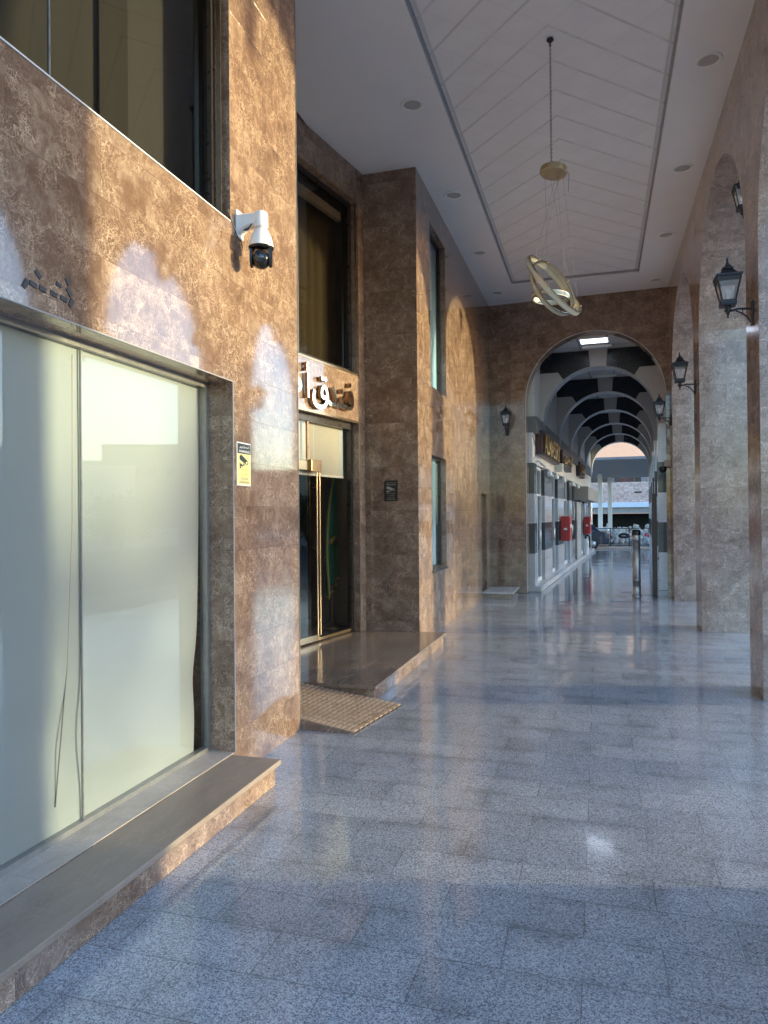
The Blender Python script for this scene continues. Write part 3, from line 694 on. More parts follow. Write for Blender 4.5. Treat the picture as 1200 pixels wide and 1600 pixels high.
# ------------------------------------------------------------------ ceiling
b = MB(); tx0, tx1, ty1 = -1.55, .757, 13.97
for x0, x1, y0, y1 in ((-3.1, tx0, 1.5, 15.7), (tx1, XR, 1.5, 15.7), (tx0, tx1, ty1, 15.7)):
    b.box(x0, x1, y0, y1, ZC, ZC + .2, M['ceil'])
b.box(tx0, tx1, 1.5, ty1, ZC + .07, ZC + .2, M['tray'])
b.box(-6.7, XO, 1.5, 15.7, ZC + .21, ZC + .5, M['ceil'])
w = .022
b.box(tx0 - .001, tx0 + w, 1.5, ty1, ZC + .03, ZC + .0695, M['trim']); b.box(tx1 - w, tx1 + .001, 1.5, ty1, ZC + .03, ZC + .0695, M['trim']); b.box(tx0 + w, tx1 - w, ty1 - w, ty1 + .001, ZC + .03, ZC + .0695, M['trim'])
for x in (tx0 + .05, tx1 - .07): b.box(x, x + .02, 1.5, ty1 - .05, ZC + .058, ZC + .0697, M['lightgap'])
o = b.build('ceiling'); tag(o, None, None, kind='structure')
# downlights
def downlight():
    t = thing('downlight', 'x', 'ceiling light', (0, 0, 0), group='round downlights in the ceiling')
    b = MB(); b.lathe([(.125, 0), (.125, -.008), (.118, -.012), (.095, -.012), (.092, -.004), (.092, 0)], M['white'], n=28); part(b, 'trim_ring', t)
    b = MB(); b.lathe([(.092, -.003), (.05, -.005), (.0, -.005)], M['speaker'], n=28); part(b, 'diffuser', t)
    return t
dl = downlight(); names = {(0, 0): 'nearest round downlight on the left ceiling strip above the recess', (0, 1): 'second round downlight on the left ceiling strip over the return wall', (0, 2): 'third round downlight on the left ceiling strip before the chandelier rings', (0, 3): 'farthest small round downlight on the left ceiling strip by the end wall',
                           (1, 0): 'nearest round downlight on the right ceiling strip above the colonnade', (1, 1): 'second round downlight on the right ceiling strip above the colonnade', (1, 2): 'third round downlight on the right ceiling strip level with the tray end', (1, 3): 'farthest small round downlight on the right ceiling strip by the end wall'}
first = True
for s, x in ((0, -1.868), (1, 1.075)):
    for k in range(4):
        y = (7.5 if s == 0 else 7.62) + 2.28 * k
        c = dl if first else copy_tree(dl); first = False
        c.location = (x, y, ZC - .0005); c['label'] = names[(s, k)]

# ------------------------------------------------------------------ chandelier
CX, CY = -.39, 6.95
t = thing('ring_chandelier', 'brass chandelier of tilted rings hanging from a long chain', 'chandelier', (CX, CY, 6.09))
b = MB()
n = 62
for k in range(n):
    z = 4.86 + (6.07 - 4.86) * k / n; L = (6.07 - 4.86) / n
    a = 0 if k % 2 else math.pi / 2; ca, sa = math.cos(a), math.sin(a)
    pts = []
    for q in range(9):
        u = 2 * math.pi * q / 8; pts.append((CX + .008 * math.cos(u) * ca, CY + .008 * math.cos(u) * sa, z + L / 2 + L * .62 * math.sin(u)))
    b.tube(pts, .0026, M['chain'], 5)
part(b, 'chain', t)
b = MB(); b.lathe([(.0, 6.09), (.03, 6.085), (.034, 6.07), (.01, 6.05), (.006, 6.02)], M['chain'], (CX, CY, 0), 14); part(b, 'ceiling_hook', t)
tilt = Matrix.Rotation(R(7), 4, 'Y') @ Matrix.Rotation(R(-5), 4, 'X')
b = MB(); b.lathe([(.0, .028), (.118, .028), (.125, .02), (.125, -.024), (.118, -.03), (.0, -.03)], M['goldleaf'], (CX + .02, CY, 4.835), 36, mtx=tilt, smooth=False); part(b, 'canopy', t)
b = MB(); b.tube([(CX, CY, 4.87), (CX + .004, CY, 4.92)], .012, M['maroon'], 8); b.tube([(CX + .03, CY, 4.86), (CX + .12, CY, 4.87), (CX + .16, CY, 4.78), (CX + .15, CY, 4.62)], .003, M['wire'], 6); part(b, 'power_cord', t)
def ring(c, M_, n_, r, wd, th):
    """ring of rectangular section: axis n_, band width wd along the axis, thickness th"""
    n_ = Vector(n_).normalized(); u = Vector(M_); u = (u - n_ * u.dot(n_)).normalized(); v = n_.cross(u); c = Vector(c)
    g, d = MB(), MB(); N = 72
    def rows(prof):
        out = []
        for rr, h in prof:
            out.append([c + (u * math.cos(2 * math.pi * k / N) + v * math.sin(2 * math.pi * k / N)) * rr + n_ * h for k in range(N)])
        return out
    g.grid(rows([(r - th, -wd / 2), (r, -wd / 2), (r, wd / 2), (r - th, wd / 2), (r - th, -wd / 2)]), M['goldleaf'], False, True)
    d.grid(rows([(r + .004, -wd * .33), (r + .004, wd * .33)]), M['diffuser'], True, True); d.grid(rows([(r - th - .004, -wd * .33), (r - th - .004, wd * .33)]), M['diffuser'], True, True)
    # dark line along one rim
    d.grid(rows([(r + .001, wd / 2 + .003), (r - .006, wd / 2 + .003)]), M['black'], True, True)
    rp = part(g, 'ring', t); part(d, 'diffuser', rp)
    for q in range(6):
        k = MB()
        a = 2 * math.pi * q / 6 + .4
        pp = c + (u * math.cos(a) + v * math.sin(a)) * (r - th / 2) + n_ * (wd / 2 + .004)
        k.lathe([(.0, -.008), (.009, -.006), (.009, .006), (0, .008)], M['gold'], pp, 8)
        part(k, 'knob', rp)
    return c, u, v, r
rA = ring((-.381, CY, 3.76), (.637, .26, -.726), (.767, -.311, .561), .355, .052, .016)
rB = ring((-.393, CY, 3.735), (.544, .275, -.793), (.772, -.534, .345), .285, .042, .014)
rC = ring((-.41, CY - .02, 3.645), (1, 0, .02), (.07, .02, 1), .172, .045, .014)
b = MB()
def cable(p, q): b.tube([p, q], .0011, M['wire'], 5)
ca = Vector((CX + .02, CY, 4.805))
for (c, u, v, r), angs in ((rA, (2.6, 0., 4.7)), (rB, (1.0, 3.6)), (rC, (.6, 3.6))):
    for i, a in enumerate(angs):
        cable(ca + Vector((.08 * math.cos(a * 2), .08 * math.sin(a * 2), 0)), c + (u * math.cos(a) + v * math.sin(a)) * r)
part(b, 'suspension_cable', t)

# ------------------------------------------------------------------ lanterns
def lantern_body(t, z, x=0., y=0., hang=False):
    """tapered square lantern; z is the height of its bottom plate"""
    def sq(h, zz): return [(x - h, y - h, zz), (x + h, y - h, zz), (x + h, y + h, zz), (x - h, y + h, zz)]
    b = MB()
    # roof: flared eave, concave pyramid, crown, finial
    rows = [sq(.098, z + .250), sq(.108, z + .256), sq(.108, z + .272), sq(.070, z + .288), sq(.046, z + .318), sq(.034, z + .335)]
    b.grid([r for r in rows], M['black'], False, True); b.face(sq(.098, z + .25)[::-1], M['black'])
    b.grid([sq(.044, z + .335), sq(.046, z + .345), sq(.03, z + .352), sq(.02, z + .372)], M['black'], False, True); b.face(sq(.02, z + .372), M['black'])
    b.lathe([(.012, z + .37), (.016, z + .385), (.009, z + .40), (.011, z + .425), (.0, z + .44)], M['black'], (x, y, 0), 10)
    part(b, 'roof', t)
    b = MB()
    lo, hi = .052, .096
    for sx, sy in ((-1, -1), (1, -1), (1, 1), (-1, 1)):
        b.tube([(x + sx * lo, y + sy * lo, z + .03), (x + sx * hi, y + sy * hi, z + .25)], .0085, M['black'], 6, smooth=False)
    b.grid([sq(.062, z + .0), sq(.066, z + .012), sq(.064, z + .05), sq(.056, z + .05)], M['black'], False, True); b.face(sq(.062, z)[::-1], M['black']); b.face(sq(.056, z + .05), M['black'])
    b.grid([sq(.098, z + .25), sq(.0985, z + .252), sq(.091, z + .212), sq(.085, z + .212)], M['black'], False, True)
    b.lathe([(.0, z - .105), (.01, z - .10), (.007, z - .082), (.022, z - .05), (.034, z - .035), (.02, z - .018), (.03, z), (.03, z + .002)], M['black'], (x, y, 0), 12)
    part(b, 'cage', t)
    b = MB()
    for k in range(4):
        q0, q1 = sq(.058, z + .052), sq(.088, z + .212)
        b.face([q0[k], q0[(k + 1) % 4], q1[(k + 1) % 4], q1[k]], M['lampglass'])
    part(b, 'glass_pane', t)
    b = MB(); b.lathe([(.012, z + .05), (.013, z + .085), (.03, z + .12), (.03, z + .145), (.016, z + .17), (.0, z + .178)], M['bulb'], (x, y, 0), 12); part(b, 'bulb', t)
def wall_lantern():
    t = thing('wall_lantern', 'x', 'lantern', (0, 0, 0), group='black wall lanterns on brackets')
    b = MB(); b.box(-.018, 0, -.034, .034, -.13, .085, M['black'], bev=.008)
    b.tube([(-.01, 0, .02), (-.12, 0, .028), (-.2, 0, .01)], .0095, M['black'], 8)
    b.tube([(-.015, 0, -.11), (-.045, 0, -.055), (-.09, 0, -.015), (-.14, 0, .012)], .0075, M['black'], 8)
    b.tube([(-.085, 0, -.015), (-.085, 0, .024)], .005, M['black'], 6)
    part(b, 'bracket', t)
    lantern_body(t, .055, -.205, 0)
    return t
wl = wall_lantern()
spots = [((XR - .0005, 7.10, 3.41), 0., 'large black wall lantern on the nearest visible pier of the colonnade'),
         ((XR - .0005, 11.1, 3.43), 0., 'mid size black wall lantern on the second pier of the colonnade'),
         ((XR - .0005, 14.72, 3.42), 0., 'black wall lantern at the right edge of the end arch'),
         ((-1.80, 15.145, 3.40), math.pi / 2, 'small black wall lantern on the end wall left of the arch')]
for i, (l, rz, lab) in enumerate(spots):
    c = wl if i == 0 else copy_tree(wl)
    c.location = l; c.rotation_euler.z = rz; c['label'] = lab
def hang_lantern():
    t = thing('hanging_lantern', 'x', 'lantern', (0, 0, 0), group='black lanterns hanging in the arches')
    b = MB(); b.tube([(0, 0, -.10), (0, 0, .0)], .006, M['black'], 6); b.lathe([(.04, 0), (.04, -.01), (.01, -.025), (0, -.025)], M['black'], n=14); part(b, 'hanger', t)
    lantern_body(t, -.52)
    return t
hl = hang_lantern()
for i, (yy, lab) in enumerate(((9.055, 'black lantern hanging in the middle arch of the colonnade partly behind the near pier'), (12.875, 'black lantern hanging in the farthest arch of the colonnade'), (5.235, 'black lantern hanging in the nearest arch beside the camera'))):
    c = hl if i == 0 else copy_tree(hl); c.location = (1.62, yy, 5.584); c['label'] = lab

# ------------------------------------------------------------------ cameras, signs
t = thing('dome_camera', 'white and black dome security camera on a wall bracket', 'camera', (XL, 4.13, 3.43))
y0, zb = 4.13, 3.478
b = MB()
b.box(XL + .001, XL + .012, y0 - .046, y0 + .046, 3.375, 3.545, M['white'], bev=.004)
rows = []
for x, hw, z0, z1 in ((XL + .012, .040, 3.395, 3.520), (XL + .05, .037, 3.425, 3.518), (XL + .10, .036, 3.438, 3.518), (XL + .16, .036, 3.442, 3.518)):
    rows.append([(x, y0 - hw, z0 + .01), (x, y0 - hw + .012, z0), (x, y0 + hw - .012, z0), (x, y0 + hw, z0 + .01), (x, y0 + hw, z1 - .012), (x, y0 + hw - .014, z1), (x, y0 - hw + .014, z1), (x, y0 - hw, z1 - .012)])
b.grid(rows, M['white'], False, True)
b.lathe([(.0, 3.522), (.036, 3.522), (.044, 3.514), (.045, 3.43), (.040, 3.42), (.0, 3.42)], M['white'], (XL + .155, y0, 0), 24)
part(b, 'bracket', t)
cx = XL + .155
b = MB(); b.lathe([(.0, 3.422), (.03, 3.42), (.045, 3.405), (.062, 3.37), (.074, 3.33), (.078, 3.30), (.077, 3.295), (.0, 3.295)], M['white'], (cx, y0, 0), 36); part(b, 'hood', t)
b = MB()
b.lathe([(.079, 3.30), (.079, 3.292), (.07, 3.285), (0, 3.285)], M['blackplastic'], (cx, y0, 0), 36)
for s in (-1, 1):
    v = Vector((.96, .28, 0)) * s
    b.extr([Vector((cx, y0, 0)) + v * .066 + Vector((dx * -.28 * .9, dx * .96 * .9, z)) for dx, z in ((-.04, 3.29), (.04, 3.29), (.042, 3.22), (.03, 3.185), (0, 3.172), (-.03, 3.185), (-.042, 3.22))], v * -.014, M['blackplastic'])
part(b, 'yoke', t)
b = MB(); b.lathe([(.0, 3.165)] + [(.058 * math.cos(a), 3.222 + .058 * math.sin(a)) for a in [R(-85 + 17 * k) for k in range(11)]] + [(0, 3.28)], M['blackplastic'], (cx, y0, 0), 28); ball = part(b, 'ball_housing', t)
b = MB(); f = Vector((.35, -.94, -.08)).normalized(); rot = f.to_track_quat('Z', 'Y').to_matrix().to_4x4()
b.lathe([(.044, .03), (.044, .056), (.034, .060), (.0, .060)], M['blackplastic'], (cx, y0, 3.225), 28, mtx=rot); b.lathe([(.03, .0605), (.022, .066), (0, .068)], M['lens'], (cx, y0, 3.225), 24, mtx=rot); part(b, 'lens', ball)
b = MB(); b.tube([(XL + .004, 3.98, 3.5), (XL + .012, 4.03, 3.43), (XL + .02, 4.08, 3.36), (XL + .03, 4.11, 3.34), (XL + .01, 4.16, 3.325)], .004, M['black'], 6); b.tube([(XL + .11, y0 - .04, 3.44), (XL + .09, y0 - .05, 3.40), (XL + .06, y0 - .045, 3.405), (XL + .09, y0 - .02, 3.43)], .004, M['black'], 6); part(b, 'cable', t)

# small camera on the right pier by the end arch
t = thing('corner_camera', 'small grey camera under the lantern at the right of the end arch', 'camera', (XR, 14.8, 2.55))
b = MB(); b.box(XR - .12, XR - .001, 14.72, 14.84, 2.52, 2.64, M['louvre'], bev=.01); part(b, 'junction_box', t)
b = MB(); b.lathe([(.0, 2.40), (.05, 2.42), (.07, 2.46), (.075, 2.50), (.05, 2.519), (0, 2.519)], M['blackplastic'], (XR - .15, 14.78, 0), 20); part(b, 'dome', t)

AR1 = '\uFEAE\uFEF3\uFEAC\uFEA4\uFE97'
AR2 = '\uFE90\uFED7\uFE8D\uFEAE\uFEE3 \uFECA\uFED7\uFEEE\uFEE4\uFEDF\uFE8D'
AR3 = '\uFE95\uFE8D\uFEAE\uFEF4\uFEE3\uFE8E\uFEDC\uFEDF\uFE8E\uFE91'
def warning_sign(name, label, axis, c, w, h, pal):
    """CCTV notice; axis X faces +X (u = +Y), axis Y faces -Y (u = +X)"""
    cx_, cy_, cz_ = c
    t = thing(name, label, 'sign', c)
    def P(u, v, d): return (cx_ + d, cy_ + u * w, cz_ + v * h) if axis == 'X' else (cx_ + u * w, cy_ - d, cz_ + v * h)
    def rect(mb, u0, u1, v0, v1, d, th, mat):
        a = P(u0, v0, d); e = P(u1, v1, d + th)
        mb.box(*[k for i in range(3) for k in sorted((a[i], e[i]))], mat)
    b = MB(); rect(b, -.5, .5, -.5, .5, .001, .003, pal['edge']); part(b, 'board', t)
    b = MB(); rect(b, -.46, .46, -.47, .47, .0042, .001, pal['ground']); part(b, 'panel', t)
    b = MB(); rect(b, -.46, .46, .24, .47, .0055, .001, M['ink']); part(b, 'header', t)
    b = MB()
    add_text(b, AR1, .1, .0003, axis, P(0, .355, .0075), pal['head'], width=w * .72, height=h * .07, bold=.001)
    add_text(b, 'WARNING', .1, .0003, axis, P(0, .262, .0075), pal['head'], width=w * .78, height=h * .06, bold=.001)
    add_text(b, AR2, .1, .0003, axis, P(0, -.17, .0062), pal['ar'], width=w * .62, height=h * .08)
    add_text(b, AR3, .1, .0003, axis, P(0, -.27, .0062), pal['ar'], width=w * .6, height=h * .07)
    add_text(b, 'CCTV IN', .1, .0003, axis, P(0, -.365, .0062), pal['txt'], width=w * .5, height=h * .05)
    add_text(b, 'OPERATION', .1, .0003, axis, P(0, -.445, .0062), pal['txt'], width=w * .68, height=h * .05)
    part(b, 'lettering', t)
    b = MB()
    def poly(pts, mat, d=.0062):
        vs = [P(u, v, d) for u, v in pts]; nn = (.0004, 0, 0) if axis == 'X' else (0, -.0004, 0)
        b.extr(vs, nn, mat)
    poly([(-.33, .18), (-.22, .215), (.28, .08), (.30, .02), (.20, -.02), (-.32, .10)], pal['icon'])
    poly([(.12, .055), (.25, .075), (.22, .01), (.12, -.0)], pal['ground'], .0067)
    poly([(-.08, .02), (.02, -.005), (.0, -.04), (-.06, -.03)], pal['icon'])
    poly([(-.34, .02), (-.22, .0), (-.08, -.03), (-.1, -.06), (-.22, -.05), (-.24, -.1), (-.33, -.11), (-.3, -.05)], pal['icon'])
    part(b, 'camera_picture', t)
    return t
warning_sign('warning_sign', 'white and yellow camera warning sign beside the shop window', 'X', (XL, 4.17, 1.945), .185, .275, dict(edge=M['paper'], ground=M['paleyellow'], head=M['paper'], ar=M['yellow'], txt=M['dimink'], icon=M['ink']))
warning_sign('warning_sign', 'black camera warning sign on the dark return wall by the entrance', 'Y', (-2.528, 8.85, 1.935), .175, .262, dict(edge=M['ink'], ground=M['ink'], head=M['dimink'], ar=M['dimink'], txt=M['dimink'], icon=M['dimink']))

# hotel name over the door: mirror gold letters with bronze sides
t = thing('hotel_name_sign', 'raised gold Arabic letters over the recessed entrance', 'sign', (-2.86, 7.5, 2.9))
def letters(s, yc, w, z0, h):
    b = MB(); add_text(b, s, .4, .022, 'X', (-2.835, yc, z0), M['mirrorgold'], width=w, height=h, bold=.004, sidemat=M['bronze'])
    part(b, 'letter', t)
XF[0] = RX
letters('\uFEAA\uFEE8\uFED3', 8.155, .62, 2.90, .345)
letters('\uFED5', 7.675, .345, 2.835, .385)
letters('\uFE83', 7.415, .075, 2.93, .40)
letters('\uFED3', 7.02, .54, 2.92, .33)
XF[0] = None

# dark pads left from an old sign
pads = [(2.409, 2.597, -35), (2.34, 2.538, 60), (2.381, 2.548, -8), (2.433, 2.545, -8), (2.496, 2.542, -8), (2.555, 2.539, -8), (2.599, 2.533, 60), (2.588, 2.576, -45), (2.525, 2.59, -12), (2.579, 2.62, -50)]
labs = ['steeply tilted dark pad standing above the left of the row over the shop window', 'leftmost upright dark pad of the old sign row above the shop window', 'second dark pad from the left in the row of glue marks', 'third dark pad from the left in the row of glue marks', 'fourth dark pad from the left in the row of glue marks', 'rightmost level dark pad of the row above the shop window', 'upright dark pad at the lower right end of the old sign marks', 'slanted dark pad at the right side of the old sign marks', 'short level dark pad above the middle of the row of glue marks', 'smallest topmost dark pad at the right of the old sign marks']
for i, ((y, z, a), lab) in enumerate(zip(pads, labs)):
    w, h = (.020, .010) if i not in (8, 9) else (.016, .008)
    b = MB(); ca, sa = math.cos(R(a)), math.sin(R(a))
    b.extr([(XL + .0006, y + u * ca - v * sa, z + u * sa + v * ca) for u, v in ((-w, -h), (w * .9, -h * 1.1), (w, h), (-w * .92, h))], (.004, 0, 0), M['tape'])
    o = b.build('adhesive_pad', org=(XL, y, z)); tag(o, lab, 'adhesive pad', 'dark pads left by an old sign')

# ------------------------------------------------------------------ second arcade (lateral, distance, height; turned by AR)
LC, RA, DS = -.84, 1.2, [16.55 + 3.48 * k for k in range(6)]
WL, WR = -2.1, .36
T = thing('shop_arcade', 'narrow shopping arcade in pale and dark tiles seen through the end arch', 'building', (LC, 25, 0), frame=AR)
AZ = 5.25
b = MB(); b.box(-2.9, 1.3, 15.4, 34.1, AZ, AZ + .3, M['arcceil']); part(b, 'ceiling', T)
for d in DS:
    b = MB()
    b.archwall('Y', d, .42, -2.35, .66, 3.55, AZ, LC - RA, LC + RA, 3.68, M['arcwhite'], soffit=M['arcsoffit'], n=36)
    # black facing with a pale keystone
    def slab(poly): b.extr([(u, d - .012, z) for u, z in poly], (0, .011, 0), M['blacktile'])
    zt = AZ - .01
    def arcz(u): return 3.68 + math.sqrt(max(0, (RA + .012) ** 2 - (u - LC) ** 2))
    for s in (-1, 1):
        inner = [(LC + s * .20, zt), (LC + s * .17, arcz(LC + s * .17))]
        arcpts = [(LC + s * u, arcz(LC + s * u)) for u in (.3, .45, .6, .75)]
        poly = inner + arcpts + [(LC + s * .86, 4.80), (LC + s * 1.34, 4.80), (LC + s * 1.34, zt)]
        slab(poly)
    part(b, 'cross_arch', T)
    b = MB(); b.box(LC - .3, LC + .3, d - .5, d - .42, AZ - .06, AZ - .005, M['white'], bev=.01); part(b, 'ceiling_lamp', T)
# left wall: upper panels, ledge, fascia, shopfronts between banded piers
b = MB(); b.box(-2.35, -2.10, 15.4, 34.1, 3.7, AZ, M['shopplaster']); part(b, 'upper_wall', T)
b = MB(); b.box(-2.34, -2.04, 15.41, 34.05, 3.36, 3.698, M['grey']); part(b, 'ledge', T)
b = MB(); b.box(-2.35, -2.13, 15.4, 34.1, 2.72, 3.358, M['whitewall']); part(b, 'fascia', T)
pd = [(15.42, 15.8), (17.15, 18.6), (20.0, 21.6), (23.4, 24.3), (25.0, 25.4), (27.3, 28.2), (30, 31), (33.2, 34.1)]
for a, c in pd:
    b = MB(); b.box(-2.34, -2.10, a, c, .12, 2.718, M['shoptile']); part(b, 'pilaster', T)
b = MB(); b.box(-2.4, -1.97, 15.42, 34.0, 0, .118, M['marble_white'], bev=.004); part(b, 'shop_step', T)
b = MB(); b.box(-4.2, -4.1, 15.4, 34.1, 0, 3, M['roomdark']); b.box(-4.1, -2.36, 15.4, 34.1, 2.8, 2.9, M['roomdark']); b.box(-4.1, -2.41, 15.4, 34.1, 0, .05, M['roomdark']); b.box(-4.1, -2.36, 15.3, 15.4, 0, 2.9, M['roomdark']); part(b, 'shop_interior', T)
for i, ((a, c), (e, f)) in enumerate(zip(pd[:-1], pd[1:])):
    x = -2.21
    b = MB(); fw = .05
    for u, v in ((c, c + fw), (e - fw, e), ((c + e) / 2 - .03, (c + e) / 2 + .03)): b.box(x - .03, x + .03, u + .001, v - .001, .12, 2.7, M['white'])
    b.box(x - .03, x + .03, c + fw, e - fw, 2.64, 2.7, M['white']); b.box(x - .03, x + .03, c + fw, e - fw, .121, .2, M['white']); b.box(x - .028, x + .028, c + fw, e - fw, 2.05, 2.10, M['white'])
    dr = part(b, 'shop_door', T)
    b = MB(); b.face([(x, c + fw, .2), (x, e - fw, .2), (x, e - fw, 2.64), (x, c + fw, 2.64)], M['shopglass']); part(b, 'pane', dr)
    b = MB(); ym = (c + e) / 2
    for s in (-.07, .07): b.tube([(x + .03, ym + s, .95), (x + .09, ym + s, .97), (x + .09, ym + s, 1.28), (x + .03, ym + s, 1.30)], .013, M['steel'], 8)
    part(b, 'handle', dr)
# right side: banded piers with a beam
for k, d in enumerate(DS):
    b = MB(); b.box(WR, .82, d - .12, d + .54, 0, 3.55, M['shoptile']); part(b, 'pier', T)
b = MB(); b.box(.66, .9, 15.4, 34.1, 3.6, AZ, M['arcwhite']); part(b, 'right_wall', T)
t = thing('ceiling_panel_light', 'lit white panel light in the arcade ceiling just behind the end arch', 'light', (-.9, 15.6, AZ), frame=AR)
b = MB(); b.box(-1.17, -.57, 15.42, 15.86, AZ - .02, AZ - .001, M['white'], bev=.003); part(b, 'frame', t)
b = MB(); b.box(-1.14, -.60, 15.45, 15.83, AZ - .024, AZ - .0205, M['lamp']); part(b, 'diffuser', t)

# shop signs
def shop_sign(label, d0, d1, z0, z1, txt, n):
    t = thing('shop_sign', label, 'sign', (-2.1, (d0 + d1) / 2, z0), frame=AR, group='gold lettered signs over the arcade shops')
    b = MB(); b.box(-2.125, -1.98, d0, d1, z0, z1, M['maroon'], bev=.005); part(b, 'board', t)
    b = MB(); add_text(b, txt, .4, .02, 'X', (-1.955, (d0 + d1) / 2, z0 + .035), M['signgold'], width=(d1 - d0) * .92, height=(z1 - z0) * .86, bold=.006, sidemat=M['bronze']); part(b, 'lettering', t)
shop_sign('first dark sign with tall gold Latin letters over the arcade shops', 15.85, 19.3, 2.93, 3.45, 'ALMASSRY', 8)
shop_sign('second shorter sign with gold Arabic letters over the arcade shops', 20.2, 22.9, 2.92, 3.4, '\uFEF1\uFEAE\uFEBC\uFEE4\uFEDF\uFE8D', 6)
shop_sign('third small sign with gold letters farther along the arcade', 26.3, 28.6, 3.0, 3.5, '\uFE95\uFE8D\uFEAE\uFEC4\uFECC\uFEDF\uFE8D', 6)
b = MB(); b.box(-2.12, -1.93, 19.55, 19.95, 2.78, 2.98, M['paper'], bev=.004); o = b.build('small_shop_plate', org=(-2.02, 19.75, 2.78), rotz=AR); tag(o, 'small cream plate below the gap between the first two shop signs', 'sign')

# red cabinets, extinguisher, conduit
def red_box(label, d0, d1, z0, z1):
    t = thing('fire_hose_cabinet', label, 'cabinet', (-2.06, (d0 + d1) / 2, z0), frame=AR, group='red fire cabinets on the arcade wall')
    b = MB(); b.box(-2.069, -1.84, d0, d1, z0, z1, M['red'], bev=.008); part(b, 'body', t)
    b = MB(); b.box(-1.839, -1.825, d0 + .03, d1 - .03, z0 + .03, z1 - .03, M['red'], bev=.004); dr = part(b, 'door', t)
    b = MB(); b.box(-1.824, -1.82, d0 + .12, d1 - .12, (z0 + z1) / 2 + .02, (z0 + z1) / 2 + .12, M['paper']); part(b, 'notice', dr)
    b = MB(); b.box(-1.99, -1.90, d0 - .003, d0 - .0005, z0 + .30, z0 + .36, M['paper']); part(b, 'label_plate', t)
red_box('nearer red fire hose cabinet on a banded pilaster of the arcade', 20.4, 21.05, .90, 1.58)
red_box('farther red fire hose cabinet beside the roller shutter', 28.9, 29.6, .88, 1.55)
t = thing('fire_extinguisher', 'dark fire extinguisher standing by the far shopfront of the arcade', 'extinguisher', (-1.9, 28.2, 0), frame=AR)
b = MB(); b.lathe([(.0, .13), (.10, .13), (.11, .15), (.11, .62), (.08, .70), (.03, .73), (0, .73)], M['white'], (-1.95, 28.2, 0), 18); part(b, 'cylinder', t)
b = MB(); b.tube([(-1.95, 28.2, .73), (-1.95, 28.18, .82), (-1.88, 28.12, .86), (-1.80, 28.1, .80), (-1.79, 28.1, .4)], .035, M['blackplastic'], 8); part(b, 'hose', t)
# louvred box over the roller shutter
t = thing('louvred_cover', 'beige louvred cover projecting over the arcade shopfront', 'cover', (-1.85, 28, 2.1), frame=AR)
b = MB(); b.box(-2.12, -1.68, 25.7, 32.2, 2.14, 2.60, M['louvre']); part(b, 'box', t)
b = MB()
for k in range(8):
    z = 2.155 + k * .056; b.box(-2.12, -1.665, 25.685, 25.699, z, z + .028, M['louvre']); b.box(-1.679, -1.66, 25.7, 32.2, z, z + .028, M['louvre'])
part(b, 'louvre', t)
t = thing('roller_shutter', 'pale closed roller shutter under the louvred cover', 'shutter', (-2.0, 26.3, .12), frame=AR)
b = MB()
for k in range(25): b.box(-2.06, -2.03, 25.45, 27.15, .13 + k * .078, .13 + k * .078 + .07, M['louvre'], bev=.006)
part(b, 'slats', t)
# spotlights along the shop heads
def spotlight():
    t = thing('shop_spotlight', 'x', 'spotlight', (0, 0, 0), group='white globe spotlights over the shop doors')
    b = MB(); b.tube([(0, 0, 0), (.12, 0, .02), (.2, 0, -.02)], .012, M['white'], 8); part(b, 'arm', t)
    b = MB(); b.lathe([(.0, -.16), (.045, -.15), (.06, -.11), (.05, -.07), (.028, -.04), (.02, -.01), (0, -.01)], M['bulb'], (.2, 0, 0), 14); part(b, 'globe', t)
    return t
sp = spotlight(); sl = ['nearest white globe spotlight over the first shop door', 'second white globe spotlight over the first shop door', 'third white globe spotlight past the wide dark sign', 'fourth white globe spotlight over the second shop', 'fifth white globe spotlight before the louvred cover', 'farthest white globe spotlight below the louvred cover']
for i, d in enumerate((16.2, 17.6, 19.4, 21.9, 23.9, 29.9)):
    c = sp if i == 0 else copy_tree(sp)
    c.location = (Matrix.Rotation(AR, 4, 'Z') @ Vector((-2.07, d, 2.62 if i < 5 else 2.05, 1))).to_3d(); c.rotation_euler.z = AR; c['label'] = sl[i]
t = thing('bullet_camera', 'small white bullet camera above the nearest arcade shop window', 'camera', (-2.07, 15.9, 2.7), frame=AR)
b = MB(); b.lathe([(.03, 0), (.03, .18), (.0, .18)], M['white'], (-1.98, 15.6, 2.72), 14, mtx=Vector((.55, -.6, -.45)).normalized().to_track_quat('Z', 'Y').to_matrix().to_4x4()); part(b, 'body', t)
b = MB(); b.tube([(-2.12, 15.7, 2.76), (-2.03, 15.66, 2.77), (-1.98, 15.6, 2.73)], .014, M['white'], 8); part(b, 'bracket', t)
b = MB(); pts = [(-2.12, 15.55 + .35 * math.sin(k * .33), 2.8 + k * .045) for k in range(12)]; b.tube(pts, .006, M['black'], 6); part(b, 'cable', t)

